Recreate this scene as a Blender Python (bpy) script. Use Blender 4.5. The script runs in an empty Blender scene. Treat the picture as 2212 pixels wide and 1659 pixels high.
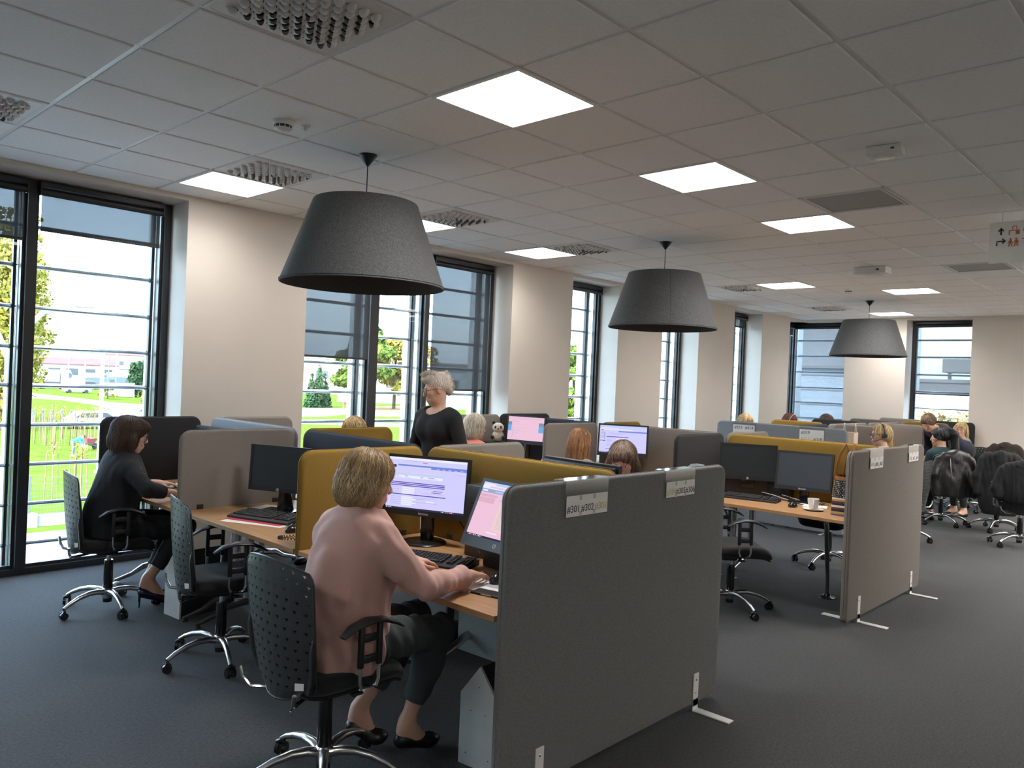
import bpy, math, random
import numpy as np
from mathutils import Vector, Matrix, Euler
random.seed(7); RNG = np.random.default_rng(7)
PI = math.pi
SC = bpy.context.scene
COL = SC.collection
# ------------------------------------------------------------------ camera
FPX, YAW, PITCH, ROLL, EYE = 1687.377, 0.757709653, -0.00517287, 0.04177485, 1.64
W_PX, H_PX = 2212, 1659
def _axes():
    f = Vector((math.cos(PITCH)*math.cos(YAW), math.cos(PITCH)*math.sin(YAW), math.sin(PITCH)))
    r = f.cross(Vector((0, 0, 1))).normalized(); u = r.cross(f)
    c, s = math.cos(ROLL), math.sin(ROLL)
    return f, r*c+u*s, u*c-r*s
CF, CR, CU = _axes()
cam_data = bpy.data.cameras.new('camera'); cam = bpy.data.objects.new('camera', cam_data); COL.objects.link(cam)
cam_data.sensor_width = 36; cam_data.lens = FPX/W_PX*36; cam_data.clip_end = 2000; cam_data.clip_start = .05
M = Matrix.Identity(4)
for i in range(3):
    M[i][0] = CR[i]; M[i][1] = CU[i]; M[i][2] = -CF[i]
M[2][3] = EYE
cam.matrix_world = M
SC.camera = cam
def project(x, y, z):
    d = Vector((x, y, z-EYE)); k = d.dot(CF)
    return (W_PX/2+FPX*d.dot(CR)/k, H_PX/2-FPX*d.dot(CU)/k, k)
# ------------------------------------------------------------------ world, sun, exposure
SKY_STRENGTH, SUN_STRENGTH, PANEL_STRENGTH, PANEL_WATT, EXPOSURE = 2.15, 5.3, 9.0, 14.0, 0.60
world = bpy.data.worlds.new('sky'); SC.world = world; world.use_nodes = True
_n = world.node_tree.nodes; _l = world.node_tree.links; _n.clear()
_o = _n.new('ShaderNodeOutputWorld'); _b = _n.new('ShaderNodeBackground')
_sky = _n.new('ShaderNodeTexSky'); _sky.sky_type = 'NISHITA'; _sky.sun_disc = False
_sky.sun_elevation = math.radians(36); _sky.sun_rotation = math.radians(250)
_sky.air_density = 1.0; _sky.dust_density = 4.0; _sky.ozone_density = 1.0
_mix = _n.new('ShaderNodeMix'); _mix.data_type = 'RGBA'; _mix.inputs[0].default_value = 0.55
_mix.inputs[7].default_value = (2.9, 3.55, 4.4, 1)      # thin bright haze over the whole sky
_l.new(_sky.outputs[0], _mix.inputs[6]); _l.new(_mix.outputs[2], _b.inputs[0])
_b.inputs[1].default_value = SKY_STRENGTH; _l.new(_b.outputs[0], _o.inputs[0])
sun_d = bpy.data.lights.new('sun', 'SUN'); sun_d.energy = SUN_STRENGTH; sun_d.angle = math.radians(0.6); sun_d.color = (1, .95, .86)
sun = bpy.data.objects.new('sun', sun_d); COL.objects.link(sun)
sun.rotation_euler = Vector((0.80, 0.34, -0.62)).to_track_quat('-Z', 'Y').to_euler()
SC.view_settings.view_transform = 'Standard'; SC.view_settings.look = 'None'
SC.view_settings.gamma = 1; SC.view_settings.use_curve_mapping = False; SC.view_settings.exposure = EXPOSURE
SC.cycles.use_denoising = True
SC.cycles.max_bounces = 10; SC.cycles.diffuse_bounces = 5; SC.cycles.glossy_bounces = 4
SC.cycles.transparent_max_bounces = 16; SC.cycles.transmission_bounces = 4
SC.cycles.sample_clamp_indirect = 8
SC.cycles.caustics_reflective = False; SC.cycles.caustics_refractive = False
# ------------------------------------------------------------------ materials
MATS = {}
def mat(name, col=(.8, .8, .8), rough=.6, metal=0., var=0., vscale=60., vstretch=(1, 1, 1), bump=0., bscale=None, coord='Object',
        emit=None, estr=0., spec=.5, sheen=0., col2=None, sss=0., coat=0., attr=None, detail=3.):
    if name in MATS: return MATS[name]
    m = bpy.data.materials.new(name); m.use_nodes = True
    nt = m.node_tree; N = nt.nodes; L = nt.links
    p = N['Principled BSDF']
    p.inputs['Base Color'].default_value = (*col, 1); p.inputs['Roughness'].default_value = rough
    p.inputs['Metallic'].default_value = metal; p.inputs['Specular IOR Level'].default_value = spec
    p.inputs['Sheen Weight'].default_value = sheen; p.inputs['Coat Weight'].default_value = coat
    if sss: p.inputs['Subsurface Weight'].default_value = sss; p.inputs['Subsurface Radius'].default_value = (.012, .005, .003)
    if emit: p.inputs['Emission Color'].default_value = (*emit, 1); p.inputs['Emission Strength'].default_value = estr
    tc = N.new('ShaderNodeTexCoord'); mp = N.new('ShaderNodeMapping'); mp.inputs['Scale'].default_value = vstretch
    L.new(tc.outputs[coord], mp.inputs[0])
    nz = N.new('ShaderNodeTexNoise'); nz.inputs['Scale'].default_value = vscale; nz.inputs['Detail'].default_value = detail
    L.new(mp.outputs[0], nz.inputs[0])
    if var or col2:
        c2 = col2 or tuple(min(1, c*(1+var)) for c in col); c1 = col if col2 else tuple(c*(1-var) for c in col)
        r = N.new('ShaderNodeValToRGB'); r.color_ramp.elements[0].position = .32; r.color_ramp.elements[1].position = .68
        r.color_ramp.elements[0].color = (*c1, 1); r.color_ramp.elements[1].color = (*c2, 1)
        L.new(nz.outputs['Fac'], r.inputs[0]); src = r.outputs[0]
        if attr:
            at = N.new('ShaderNodeAttribute'); at.attribute_name = attr
            mx = N.new('ShaderNodeMix'); mx.data_type = 'RGBA'; mx.blend_type = 'MULTIPLY'; mx.inputs[0].default_value = 1
            L.new(src, mx.inputs[6]); L.new(at.outputs['Color'], mx.inputs[7]); src = mx.outputs[2]
        L.new(src, p.inputs['Base Color'])
    if bump:
        b = N.new('ShaderNodeBump'); b.inputs['Strength'].default_value = bump; b.inputs['Distance'].default_value = .004
        if bscale:
            nb = N.new('ShaderNodeTexNoise'); nb.inputs['Scale'].default_value = bscale; L.new(mp.outputs[0], nb.inputs[0]); L.new(nb.outputs['Fac'], b.inputs['Height'])
        else: L.new(nz.outputs['Fac'], b.inputs['Height'])
        L.new(b.outputs[0], p.inputs['Normal'])
    MATS[name] = m; return m
def emis(name, col, s=1.):
    if name in MATS: return MATS[name]
    m = bpy.data.materials.new(name); m.use_nodes = True; N = m.node_tree.nodes; N.clear()
    e = N.new('ShaderNodeEmission'); e.inputs[0].default_value = (*col, 1); e.inputs[1].default_value = s
    o = N.new('ShaderNodeOutputMaterial'); m.node_tree.links.new(e.outputs[0], o.inputs[0]); MATS[name] = m; return m
def sheer(name, tint, body, fac, gloss=0., rough=.05, fine=None):
    """see-through sheet: part transparent, part diffuse/translucent body, thin surface reflection"""
    if name in MATS: return MATS[name]
    m = bpy.data.materials.new(name); m.use_nodes = True; N = m.node_tree.nodes; L = m.node_tree.links; N.clear()
    o = N.new('ShaderNodeOutputMaterial'); t = N.new('ShaderNodeBsdfTransparent'); t.inputs[0].default_value = (*tint, 1)
    src = t.outputs[0]
    if fac:
        d = N.new('ShaderNodeBsdfDiffuse'); d.inputs[0].default_value = (*body, 1)
        tr = N.new('ShaderNodeBsdfTranslucent'); tr.inputs[0].default_value = (*body, 1)
        a = N.new('ShaderNodeMixShader'); a.inputs[0].default_value = .4; L.new(d.outputs[0], a.inputs[1]); L.new(tr.outputs[0], a.inputs[2])
        mx = N.new('ShaderNodeMixShader'); mx.inputs[0].default_value = fac; L.new(src, mx.inputs[1]); L.new(a.outputs[0], mx.inputs[2]); src = mx.outputs[0]
    if gloss:
        g = N.new('ShaderNodeBsdfGlossy'); g.inputs[1].default_value = rough
        fr = N.new('ShaderNodeLayerWeight'); fr.inputs[0].default_value = .5
        pw = N.new('ShaderNodeMath'); pw.operation = 'POWER'; pw.inputs[1].default_value = 4; L.new(fr.outputs['Facing'], pw.inputs[0])
        ml = N.new('ShaderNodeMath'); ml.operation = 'MULTIPLY_ADD'; ml.inputs[1].default_value = .9*gloss; ml.inputs[2].default_value = .04*gloss; L.new(pw.outputs[0], ml.inputs[0])
        mx = N.new('ShaderNodeMixShader'); L.new(ml.outputs[0], mx.inputs[0]); L.new(src, mx.inputs[1]); L.new(g.outputs[0], mx.inputs[2]); src = mx.outputs[0]
    L.new(src, o.inputs[0]); MATS[name] = m; return m

mat('wall_paint', (.70, .645, .585), .75, var=.015, vscale=3, bump=.03, bscale=300)
mat('reveal_paint', (.80, .745, .68), .75)
mat('tile', (.90, .91, .90), .85, var=.03, vscale=55, bump=.06, bscale=260, coord='Object')
mat('rail', (.80, .81, .80), .35)
mat('void', (.05, .05, .05), .9)
mat('anthracite', (.022, .024, .027), .38, var=.08, vscale=30)
mat('alu_fin', (.62, .65, .68), .28, metal=.9, var=.06, vscale=9, vstretch=(1, 1, .1))
mat('steel_bar', (.80, .82, .85), .25, metal=.7)
mat('alu', (.60, .60, .60), .24, metal=.95, var=.03, vscale=20)
mat('chrome', (.75, .75, .75), .12, metal=1.)
mat('black_plastic', (.018, .018, .02), .42, var=.1, vscale=200, bump=.05)
mat('shell_plastic', (.030, .033, .034), .38, var=.08, vscale=120, bump=.05)
mat('gloss_black', (.012, .012, .014), .22)
mat('rubber', (.02, .02, .02), .7)
mat('seat_fabric', (.010, .011, .013), .95, var=.3, vscale=260, bump=.25, sheen=.15)
mat('white_metal', (.80, .80, .78), .4)
mat('white_plastic', (.78, .78, .76), .45)
mat('grey_metal', (.56, .60, .62), .5, var=.04, vscale=15)
mat('paper', (.86, .85, .83), .7, var=.02, vscale=20)
mat('print_dark', (.05, .05, .055), .6)
mat('sign_black', (.02, .02, .022), .6)
mat('sign_orange', (.62, .16, .05), .6)
mat('print_yellow', (.72, .58, .20), .6)
mat('card_grey', (.55, .53, .46), .6)
def screen_fabric(n, c): return mat(n, c, .95, var=.22, vscale=420, vstretch=(.35, .35, 1), bump=.22, sheen=.03, detail=4)
screen_fabric('fab_grey', (.185, .187, .185)); screen_fabric('fab_warm', (.185, .166, .145)); screen_fabric('fab_blue', (.25, .27, .30))
screen_fabric('fab_yellow', (.265, .160, .024)); screen_fabric('fab_navy', (.026, .034, .050)); screen_fabric('fab_black', (.020, .020, .022))
screen_fabric('fab_brown', (.24, .215, .195))
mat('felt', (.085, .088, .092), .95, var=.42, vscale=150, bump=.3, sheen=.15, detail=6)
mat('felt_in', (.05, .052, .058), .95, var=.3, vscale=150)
mat('skin', (.62, .37, .27), .5, var=.06, vscale=25, sss=.12); mat('skin_dim', (.50, .29, .21), .5, var=.06, vscale=25, sss=.1)
mat('lip', (.50, .18, .16), .4); mat('teeth', (.85, .83, .78), .3); mat('eye_white', (.8, .8, .78), .2); mat('iris', (.05, .06, .07), .15)
MATS['glass'] = sheer('glass', (.90, .955, .965), (1, 1, 1), 0, gloss=.55, rough=.0)
MATS['blind'] = sheer('blind', (.40, .405, .41), (.14, .142, .145), .5)
MATS['blind_pale'] = sheer('blind_pale', (.66, .67, .68), (.20, .205, .21), .42)  # same blind made paler: brightness of the frontal view put into the tint
MATS['acrylic'] = sheer('acrylic', (.93, .94, .93), (.8, .8, .8), .06, gloss=.9, rough=.08)
def wood_material():
    m = mat('beech', (.50, .29, .135), .42)
    N = m.node_tree.nodes; L = m.node_tree.links; p = N['Principled BSDF']
    tc = N.new('ShaderNodeTexCoord'); mp = N.new('ShaderNodeMapping'); mp.inputs['Scale'].default_value = (26, 1.3, 26); L.new(tc.outputs['Object'], mp.inputs[0])
    nz = N.new('ShaderNodeTexNoise'); nz.inputs['Scale'].default_value = 3; nz.inputs['Detail'].default_value = 6; nz.inputs['Distortion'].default_value = .6; L.new(mp.outputs[0], nz.inputs[0])
    r = N.new('ShaderNodeValToRGB'); r.color_ramp.elements[0].color = (.36, .185, .085, 1); r.color_ramp.elements[1].color = (.48, .285, .135, 1)
    r.color_ramp.elements[0].position = .3; r.color_ramp.elements[1].position = .7
    L.new(nz.outputs['Fac'], r.inputs[0]); L.new(r.outputs[0], p.inputs['Base Color'])
wood_material()
def carpet_material():
    m = mat('carpet', (.07, .075, .08), .97, sheen=.1)
    N = m.node_tree.nodes; L = m.node_tree.links; p = N['Principled BSDF']
    tc = N.new('ShaderNodeTexCoord')
    def noise(s, d):
        z = N.new('ShaderNodeTexNoise'); z.inputs['Scale'].default_value = s; z.inputs['Detail'].default_value = d; L.new(tc.outputs['Object'], z.inputs[0]); return z
    a = noise(170, 3); b = noise(60, 4); c = noise(2.2, 3)
    r = N.new('ShaderNodeValToRGB'); r.color_ramp.elements[0].position = .38; r.color_ramp.elements[1].position = .62
    r.color_ramp.elements[0].color = (.008, .010, .012, 1); r.color_ramp.elements[1].color = (.046, .048, .051, 1)
    ad = N.new('ShaderNodeMath'); ad.operation = 'MULTIPLY_ADD'; ad.inputs[1].default_value = .62
    m2 = N.new('ShaderNodeMath'); m2.operation = 'MULTIPLY_ADD'; m2.inputs[1].default_value = .34
    m3 = N.new('ShaderNodeMath'); m3.operation = 'MULTIPLY'; m3.inputs[1].default_value = .04
    L.new(c.outputs[0], m3.inputs[0]); L.new(b.outputs[0], m2.inputs[0]); L.new(m3.outputs[0], m2.inputs[2]); L.new(a.outputs[0], ad.inputs[0]); L.new(m2.outputs[0], ad.inputs[2])
    L.new(ad.outputs[0], r.inputs[0]); L.new(r.outputs[0], p.inputs['Base Color'])
    bp = N.new('ShaderNodeBump'); bp.inputs['Strength'].default_value = .5; bp.inputs['Distance'].default_value = .006; L.new(a.outputs[0], bp.inputs['Height']); L.new(bp.outputs[0], p.inputs['Normal'])
carpet_material()
# ------------------------------------------------------------------ object helpers
def empty(name, loc=(0, 0, 0), rz=0., parent=None):
    o = bpy.data.objects.new(name, None); COL.objects.link(o); o.empty_display_size = .1
    o.location = loc; o.rotation_euler = (0, 0, rz)
    if parent: o.parent = parent
    return o
def tag(o, label=None, cat=None, group=None, kind=None):
    if label: o['label'] = label
    if cat: o['category'] = cat
    if group: o['group'] = group
    if kind: o['kind'] = kind
    return o
def thing(name, label, cat, loc=(0, 0, 0), rz=0., group=None):
    return tag(empty(name, loc, rz), label, cat, group)
def copy_tree(o, parent=None):
    c = o.copy(); COL.objects.link(c)
    if parent: c.parent = parent
    for ch in list(o.children): copy_tree(ch, c)
    return c
class MB:
    """collects shapes; obj() links them as ONE mesh object"""
    def __init__(s): s.v = []; s.f = []; s.m = []; s.ms = []; s.cur = 0
    def use(s, mname):
        if mname not in s.ms: s.ms.append(mname)
        s.cur = s.ms.index(mname); return s
    def add(s, vs, fs):
        b = len(s.v); s.v += [tuple(p) for p in vs]; s.f += [tuple(b+i for i in f) for f in fs]; s.m += [s.cur]*len(fs); return s
    def box(s, c, d, R=None):
        x, y, z = d[0]/2, d[1]/2, d[2]/2
        vs = [Vector((sx*x, sy*y, sz*z)) for sx in (-1, 1) for sy in (-1, 1) for sz in (-1, 1)]
        if R is not None: vs = [R @ v for v in vs]
        c = Vector(c)
        return s.add([v+c for v in vs], [(0, 1, 3, 2), (4, 6, 7, 5), (0, 4, 5, 1), (2, 3, 7, 6), (0, 2, 6, 4), (1, 5, 7, 3)])
    def bb(s, x0, x1, y0, y1, z0, z1): return s.box(((x0+x1)/2, (y0+y1)/2, (z0+z1)/2), (x1-x0, y1-y0, z1-z0))
    def bbox(s, c, d, r=.01, R=None, n=2):
        """box with rounded vertical-ish edges on all sides (chamfered)"""
        x, y, z = d[0]/2, d[1]/2, d[2]/2; c = Vector(c); r = min(r, x*.99, y*.99, z*.99)
        rings = []
        for (zz, ins) in ((-z, r), (-z+r*.3, r*.3), (-z+r, 0), (z-r, 0), (z-r*.3, r*.3), (z, r)):
            X, Y = x-ins, y-ins; rr = max(r-ins*.4, .0005); ring = []
            for (cx, cy, a0) in ((X-rr, Y-rr, 0), (-X+rr, Y-rr, PI/2), (-X+rr, -Y+rr, PI), (X-rr, -Y+rr, 1.5*PI)):
                for k in range(n+1):
                    a = a0+PI/2*k/n; ring.append(Vector((cx+rr*math.cos(a), cy+rr*math.sin(a), zz)))
            rings.append(ring)
        if R is not None: rings = [[R @ p for p in q] for q in rings]
        return s.rings([[p+c for p in q] for q in rings])
    def rings(s, R, cap0=True, cap1=True, closed=True):
        n = len(R[0]); vs = [p for r in R for p in r]; fs = []
        for i in range(len(R)-1):
            for j in range(n if closed else n-1):
                k = (j+1) % n; fs.append((i*n+j, i*n+k, (i+1)*n+k, (i+1)*n+j))
        if cap0: fs.append(tuple(range(n-1, -1, -1)))
        if cap1: fs.append(tuple((len(R)-1)*n+j for j in range(n)))
        return s.add(vs, fs)
    def tube(s, pts, r, n=8, caps=True, flat=None):
        P = [Vector(p) for p in pts]; rr = r if hasattr(r, '__len__') else [r]*len(P); R = []
        t = (P[1]-P[0]).normalized(); a = t.orthogonal().normalized()
        if flat is not None:
            a = (Vector(flat)-t*Vector(flat).dot(t)).normalized()
        for i, p in enumerate(P):
            t = (P[min(i+1, len(P)-1)]-P[max(i-1, 0)]).normalized()
            a = (a-t*a.dot(t)).normalized(); b = t.cross(a)
            ri = rr[i]; ra, rb = (ri if hasattr(ri, '__len__') else (ri, ri))
            R.append([p+a*(ra*math.cos(2*PI*k/n))+b*(rb*math.sin(2*PI*k/n)) for k in range(n)])
        return s.rings(R, caps, caps)
    def cyl(s, p0, p1, r0, r1=None, n=16): return s.tube([p0, p1], [r0, r0 if r1 is None else r1], n)
    def lathe(s, prof, n=24, c=(0, 0, 0), cap0=False, cap1=False):
        return s.rings([[Vector((c[0]+r*math.cos(2*PI*k/n), c[1]+r*math.sin(2*PI*k/n), c[2]+z)) for k in range(n)] for r, z in prof], cap0, cap1)
    def prism(s, poly, y0, y1, axis='y'):
        f = {'y': lambda a, b, h: Vector((a, h, b)), 'x': lambda a, b, h: Vector((h, a, b)), 'z': lambda a, b, h: Vector((a, b, h))}[axis]
        return s.rings([[f(a, b, y0) for a, b in poly], [f(a, b, y1) for a, b in poly]])
    def sphere(s, c, r, n=12, m=8):
        rx, ry, rz = r if hasattr(r, '__len__') else (r, r, r)
        R = [[Vector((c[0]+rx*math.sin(PI*i/m)*math.cos(2*PI*k/n), c[1]+ry*math.sin(PI*i/m)*math.sin(2*PI*k/n), c[2]-rz*math.cos(PI*i/m))) for k in range(n)] for i in range(1, m)]
        return s.rings(R)
    def mesh(s, name, smooth=False):
        me = bpy.data.meshes.new(name); me.from_pydata([tuple(p) for p in s.v], [], s.f)
        for mn in s.ms or []: me.materials.append(MATS[mn])
        if len(s.ms) > 1: me.polygons.foreach_set('material_index', s.m)
        import bmesh
        bm = bmesh.new(); bm.from_mesh(me); bmesh.ops.recalc_face_normals(bm, faces=bm.faces); bm.to_mesh(me); bm.free()
        if smooth:
            me.polygons.foreach_set('use_smooth', [True]*len(me.polygons))
            if smooth != 'all': me.set_sharp_from_angle(angle=math.radians(40))
        me.update(); return me
    def obj(s, name, mname=None, parent=None, smooth=False, loc=None, rot=None):
        if mname and not s.ms: s.use(mname)
        return link(name, s.mesh(name, smooth), parent, loc, rot)
def link(name, me, parent=None, loc=None, rot=None):
    o = bpy.data.objects.new(name, me); COL.objects.link(o)
    if parent: o.parent = parent
    if loc is not None: o.location = loc
    if rot is not None: o.rotation_euler = rot
    return o
def rrect(w, h, rt, rb, ins=0., n=6):
    """rounded rectangle in x/z: bottom centre at origin; rt, rb = top and bottom corner radii"""
    p = []
    for (cx, cz, r, a0) in ((w/2-rt, h-rt, rt, 0), (-w/2+rt, h-rt, rt, PI/2), (-w/2+rb, rb, rb, PI), (w/2-rb, rb, rb, 1.5*PI)):
        for k in range(n+1):
            a = a0+PI/2*k/n; q = max(r-ins, .001); ox = ins if r-ins < .001 else 0
            sx = 1 if cx > 0 else -1; sz = 1 if cz > h/2 else -1
            p.append((cx+q*math.cos(a)-(sx*ox), cz+q*math.sin(a)-(sz*ox)))
    return p
def panel(m, w, h, t, rt=.06, rb=.02, e=.014, n=6):
    R = []
    for ins, y in ((e, -t/2), (e*.4, -t/2+e*.25), (e*.1, -t/2+e*.65), (0, -t/2+e), (0, t/2-e), (e*.1, t/2-e*.65), (e*.4, t/2-e*.25), (e, t/2)):
        R.append([Vector((a, y, b)) for a, b in rrect(w, h, rt, rb, ins, n)])
    return m.rings(R)
def text_obj(body, size, mname, parent=None, name='lettering', align='CENTER', extrude=.0003):
    cu = bpy.data.curves.new(name, 'FONT'); cu.body = body; cu.size = size; cu.align_x = align; cu.align_y = 'CENTER'; cu.extrude = extrude; cu.resolution_u = 3
    o = bpy.data.objects.new(name, cu); COL.objects.link(o)
    dg = bpy.context.evaluated_depsgraph_get(); me = bpy.data.meshes.new_from_object(o.evaluated_get(dg))
    bpy.data.objects.remove(o); bpy.data.curves.remove(cu)
    me.materials.clear(); me.materials.append(MATS[mname])
    return link(name, me, parent)
# ================================================================== the room
TILE = .6; CZ = EYE+2.3533*TILE
YW, YF = 6.43, 6.75            # inner wall face and window frame plane on the window side
XB, XF = 15.0, 15.35           # the same on the far side
RX0, RY0 = -5.0, -3.2
def gx(a): return TILE*(a+4.2465)
def gy(b): return TILE*(5.0896-b)
m = MB(); m.bb(RX0, 15.75, RY0, 7.15, -.25, 0); tag(m.obj('floor', 'carpet'), kind='structure')
ZS = 3.01                      # underside of the window heads
WIN = [(-3.9, -1.1), (.04, 2.82), (3.96, 6.74), (7.873, 8.90), (10.024, 11.085), (12.244, 13.283), (14.445, XF)]
m = MB(); x = RX0
for a, b in WIN:
    m.bb(x, a, YW, 7.15, 0, 3.4); m.bb(a, b, YW, 7.15, ZS, 3.4); x = b
tag(m.obj('wall_left', 'wall_paint'), kind='structure')
m = MB(); m.bb(XF, 15.75, YF, 7.15, ZS, 3.4)                      # head over the glazed corner
m.bb(XB, 15.75, 4.517, 5.59, 0, 3.4); m.bb(XB, 15.75, RY0, 3.48, 0, 3.4)
m.bb(XB, 15.75, 5.59, YF, ZS, 3.4); m.bb(XB, 15.75, 3.48, 4.517, ZS, 3.4)
tag(m.obj('wall_back', 'wall_paint'), kind='structure')
m = MB(); m.bb(RX0, 15.75, RY0-.2, RY0, 0, 3.4); tag(m.obj('wall_right', 'wall_paint'), kind='structure')  # unseen wall, pulled close so it bounces light to the ceiling
m = MB(); m.bb(RX0-.2, RX0, RY0, 7.15, 0, 3.4); tag(m.obj('wall_rear', 'wall_paint'), kind='structure')
for nm, (x0, x1, y0, y1) in {'baseboard_right': (RX0, XB, RY0, RY0+.012), 'baseboard_back': (XB-.012, XB, RY0+.012, 3.48)}.items():
    tag(MB().bb(x0, x1, y0, y1, 0, .06).obj(nm, 'anthracite'), kind='structure')

# ------------------------------------------------------------------ ceiling: tiles in a rail grid
LIGHTS = [(a, 0) for a in (-7, 0, 3, 6)]+[(a, -5) for a in (-7, 0, 3, 6)]+[(12, -3), (14, -1), (19, -3)]+[(a, b) for a in (9, 11, 13, 15, 17, 19) for b in (4, 6, 8)]+[(-8, 6), (-2, 9)]  # panels out of view are added to brighten the room
VENTS = [(-2, 0), (-3, -4), (0, -4), (3, -4), (6, -4), (12, -4), (17, -4)]
GRILLES = [(5, 1), (11, 1)]
ceil = tag(MB().bb(RX0, 15.75, RY0, 7.15, CZ+.035, CZ+.30).obj('ceiling', 'void'), kind='structure')
A0, A1, B0, B1 = -13, 20, -6, 14
m = MB(); s, cch = .286, .004
m.rings([[Vector((x*q, y*q, z)) for x, y in ((s, s), (-s, s), (-s, -s), (s, -s))] for q, z in ((1, .022), (1, .004), (.985, 0))], True, True)
TILE_ME = m.mesh('ceiling_tile'); TILE_ME.materials.append(MATS['tile'])
cells = []; rest = MB(); rest.use('tile')
for a in range(A0, A1+1):
    for b in range(B0, B1):
        if (a, b) in LIGHTS+VENTS+GRILLES: continue
        x0, x1 = gx(a), min(gx(a+1), XB); y1, y0 = min(gy(b), YW), gy(b+1)
        if x0 < RX0 or y0 < RY0: continue
        cx, cy = (x0+x1)/2, (y0+y1)/2; px, py, k = project(cx, cy, CZ)
        vis = k > .3 and -400 < px < 2612 and -400 < py < 1659
        cells.append((k if vis else 1e3+random.random(), cx, cy, x1-x0, y1-y0))
cells.sort()
for i, (k, cx, cy, w, d) in enumerate(cells):
    if i < 300 and k < 1e3:
        o = link('ceiling_tile', TILE_ME, ceil, (cx, cy, CZ))
        if w < .599 or d < .599: o.scale = (max((w-.014)/(2*s), .02) if w < .599 else 1, max((d-.014)/(2*s), .02) if d < .599 else 1, 1)
    else: rest.bb(cx-w/2+.014, cx+w/2-.014, cy-d/2+.014, cy+d/2-.014, CZ, CZ+.02)
tag(rest.obj('far_ceiling_tile', None, ceil), kind='stuff')
for b in range(B0+1, B1+1):
    y = gy(b)
    if y > RY0: MB().bb(RX0, XB, y-.0125, y+.0125, CZ+.007, CZ+.035).obj('grid_rail', 'rail', ceil)
for a in range(A0, A1+1):
    x = gx(a)
    if x > RX0: MB().bb(x-.0125, x+.0125, RY0, YW, CZ+.0075, CZ+.035).obj('grid_rail', 'rail', ceil)
MB().bb(RX0, XB, YW-.016, YW, CZ-.002, CZ+.03).obj('edge_trim', 'rail', ceil); MB().bb(XB-.016, XB, RY0, YW-.016, CZ-.002, CZ+.03).obj('edge_trim', 'rail', ceil)
# light panels
emis('panel_light', (1.0, .95, .90), PANEL_STRENGTH); emis('panel_light_dimmed', (1.0, .95, .90), PANEL_STRENGTH*.6)   # the row by the windows is dimmed by daylight
near_words = {(0, 0): 'bright square ceiling light panel, the one closest above the near grey lampshade', (3, 0): 'bright square ceiling light panel straight above the gap before the middle lampshade',
              (6, 0): 'bright square ceiling light panel beside the grey return air grille', (0, -5): 'bright square light panel next to the tall window with the worker on the lawn',
              (3, -5): 'bright square light panel half hidden by the largest lampshade', (6, -5): 'bright square light panel above the pillar beside the standing woman',
              (12, -3): 'bright square light panel near the round smoke detector over the far desks', (14, -1): 'bright square light panel just beyond the white box detector', (19, -3): 'bright square light panel closest to the far wall'}
for (a, b) in LIGHTS:
    x, y = (gx(a)+gx(a+1))/2, (gy(b)+gy(b+1))/2
    t = thing('ceiling_light', near_words.get((a, b), 'bright square ceiling light panel outside the photographed part of the room'), 'light', (x, y, CZ), 0, 'square ceiling light panels')
    m = MB()
    for (cx, cy, sx, sy) in ((0, .291, .6, .018), (0, -.291, .6, .018), (.291, 0, .018, .564), (-.291, 0, .018, .564)): m.bb(cx-sx/2, cx+sx/2, cy-sy/2, cy+sy/2, -.006, .03)
    m.obj('frame', 'white_metal', t)
    MB().bb(-.282, .282, -.282, .282, -.003, .012).obj('diffuser', 'panel_light_dimmed' if b == -5 else 'panel_light', t)
    ld = bpy.data.lights.new('panel_lamp', 'AREA'); ld.shape = 'SQUARE'; ld.size = .55; ld.energy = PANEL_WATT*(.45 if b == -5 else 1); ld.color = (1.0, .95, .90); ld.spread = math.radians(145)   # prismatic cover: little light at grazing angles
    lo_ = bpy.data.objects.new('panel_lamp', ld); COL.objects.link(lo_); lo_.parent = t; lo_.location = (0, 0, -.008)
# supply vents: plate with scoop nozzles
mat('vent_white', (.72, .72, .70), .4); mat('vent_dark', (.03, .03, .03), .8)
def nozzle_mesh():
    m = MB(); m.use('vent_white'); R = []
    for i in range(5):
        t = i/4; r = .0235*math.cos(t*1.25); z = -.026*math.sin(t*1.45)
        R.append([Vector((r*math.cos(a)*1.12-.004*t, r*math.sin(a)*.8, z)) for a in np.linspace(-PI*.62, PI*.62, 9)])
    m.rings(R, False, True, closed=False)
    m.use('vent_dark'); m.lathe([(.0215, -.0012), (.0001, -.0012)], 12)
    return m.mesh('nozzle', smooth=True)
NOZ = nozzle_mesh()
vwords = ['white supply air vent with scoop nozzles, the big one at the top of the room', 'white supply air vent with scoop nozzles over the unused corner by the first window', 'white supply air vent touching the light panel by the tall lawn window',
          'white supply air vent beside the light panel behind the largest lampshade', 'white supply air vent beside the light panel above the pillar', 'white supply air vent near the far light panel by the window wall', 'white supply air vent just before the glazed far corner']
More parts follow.
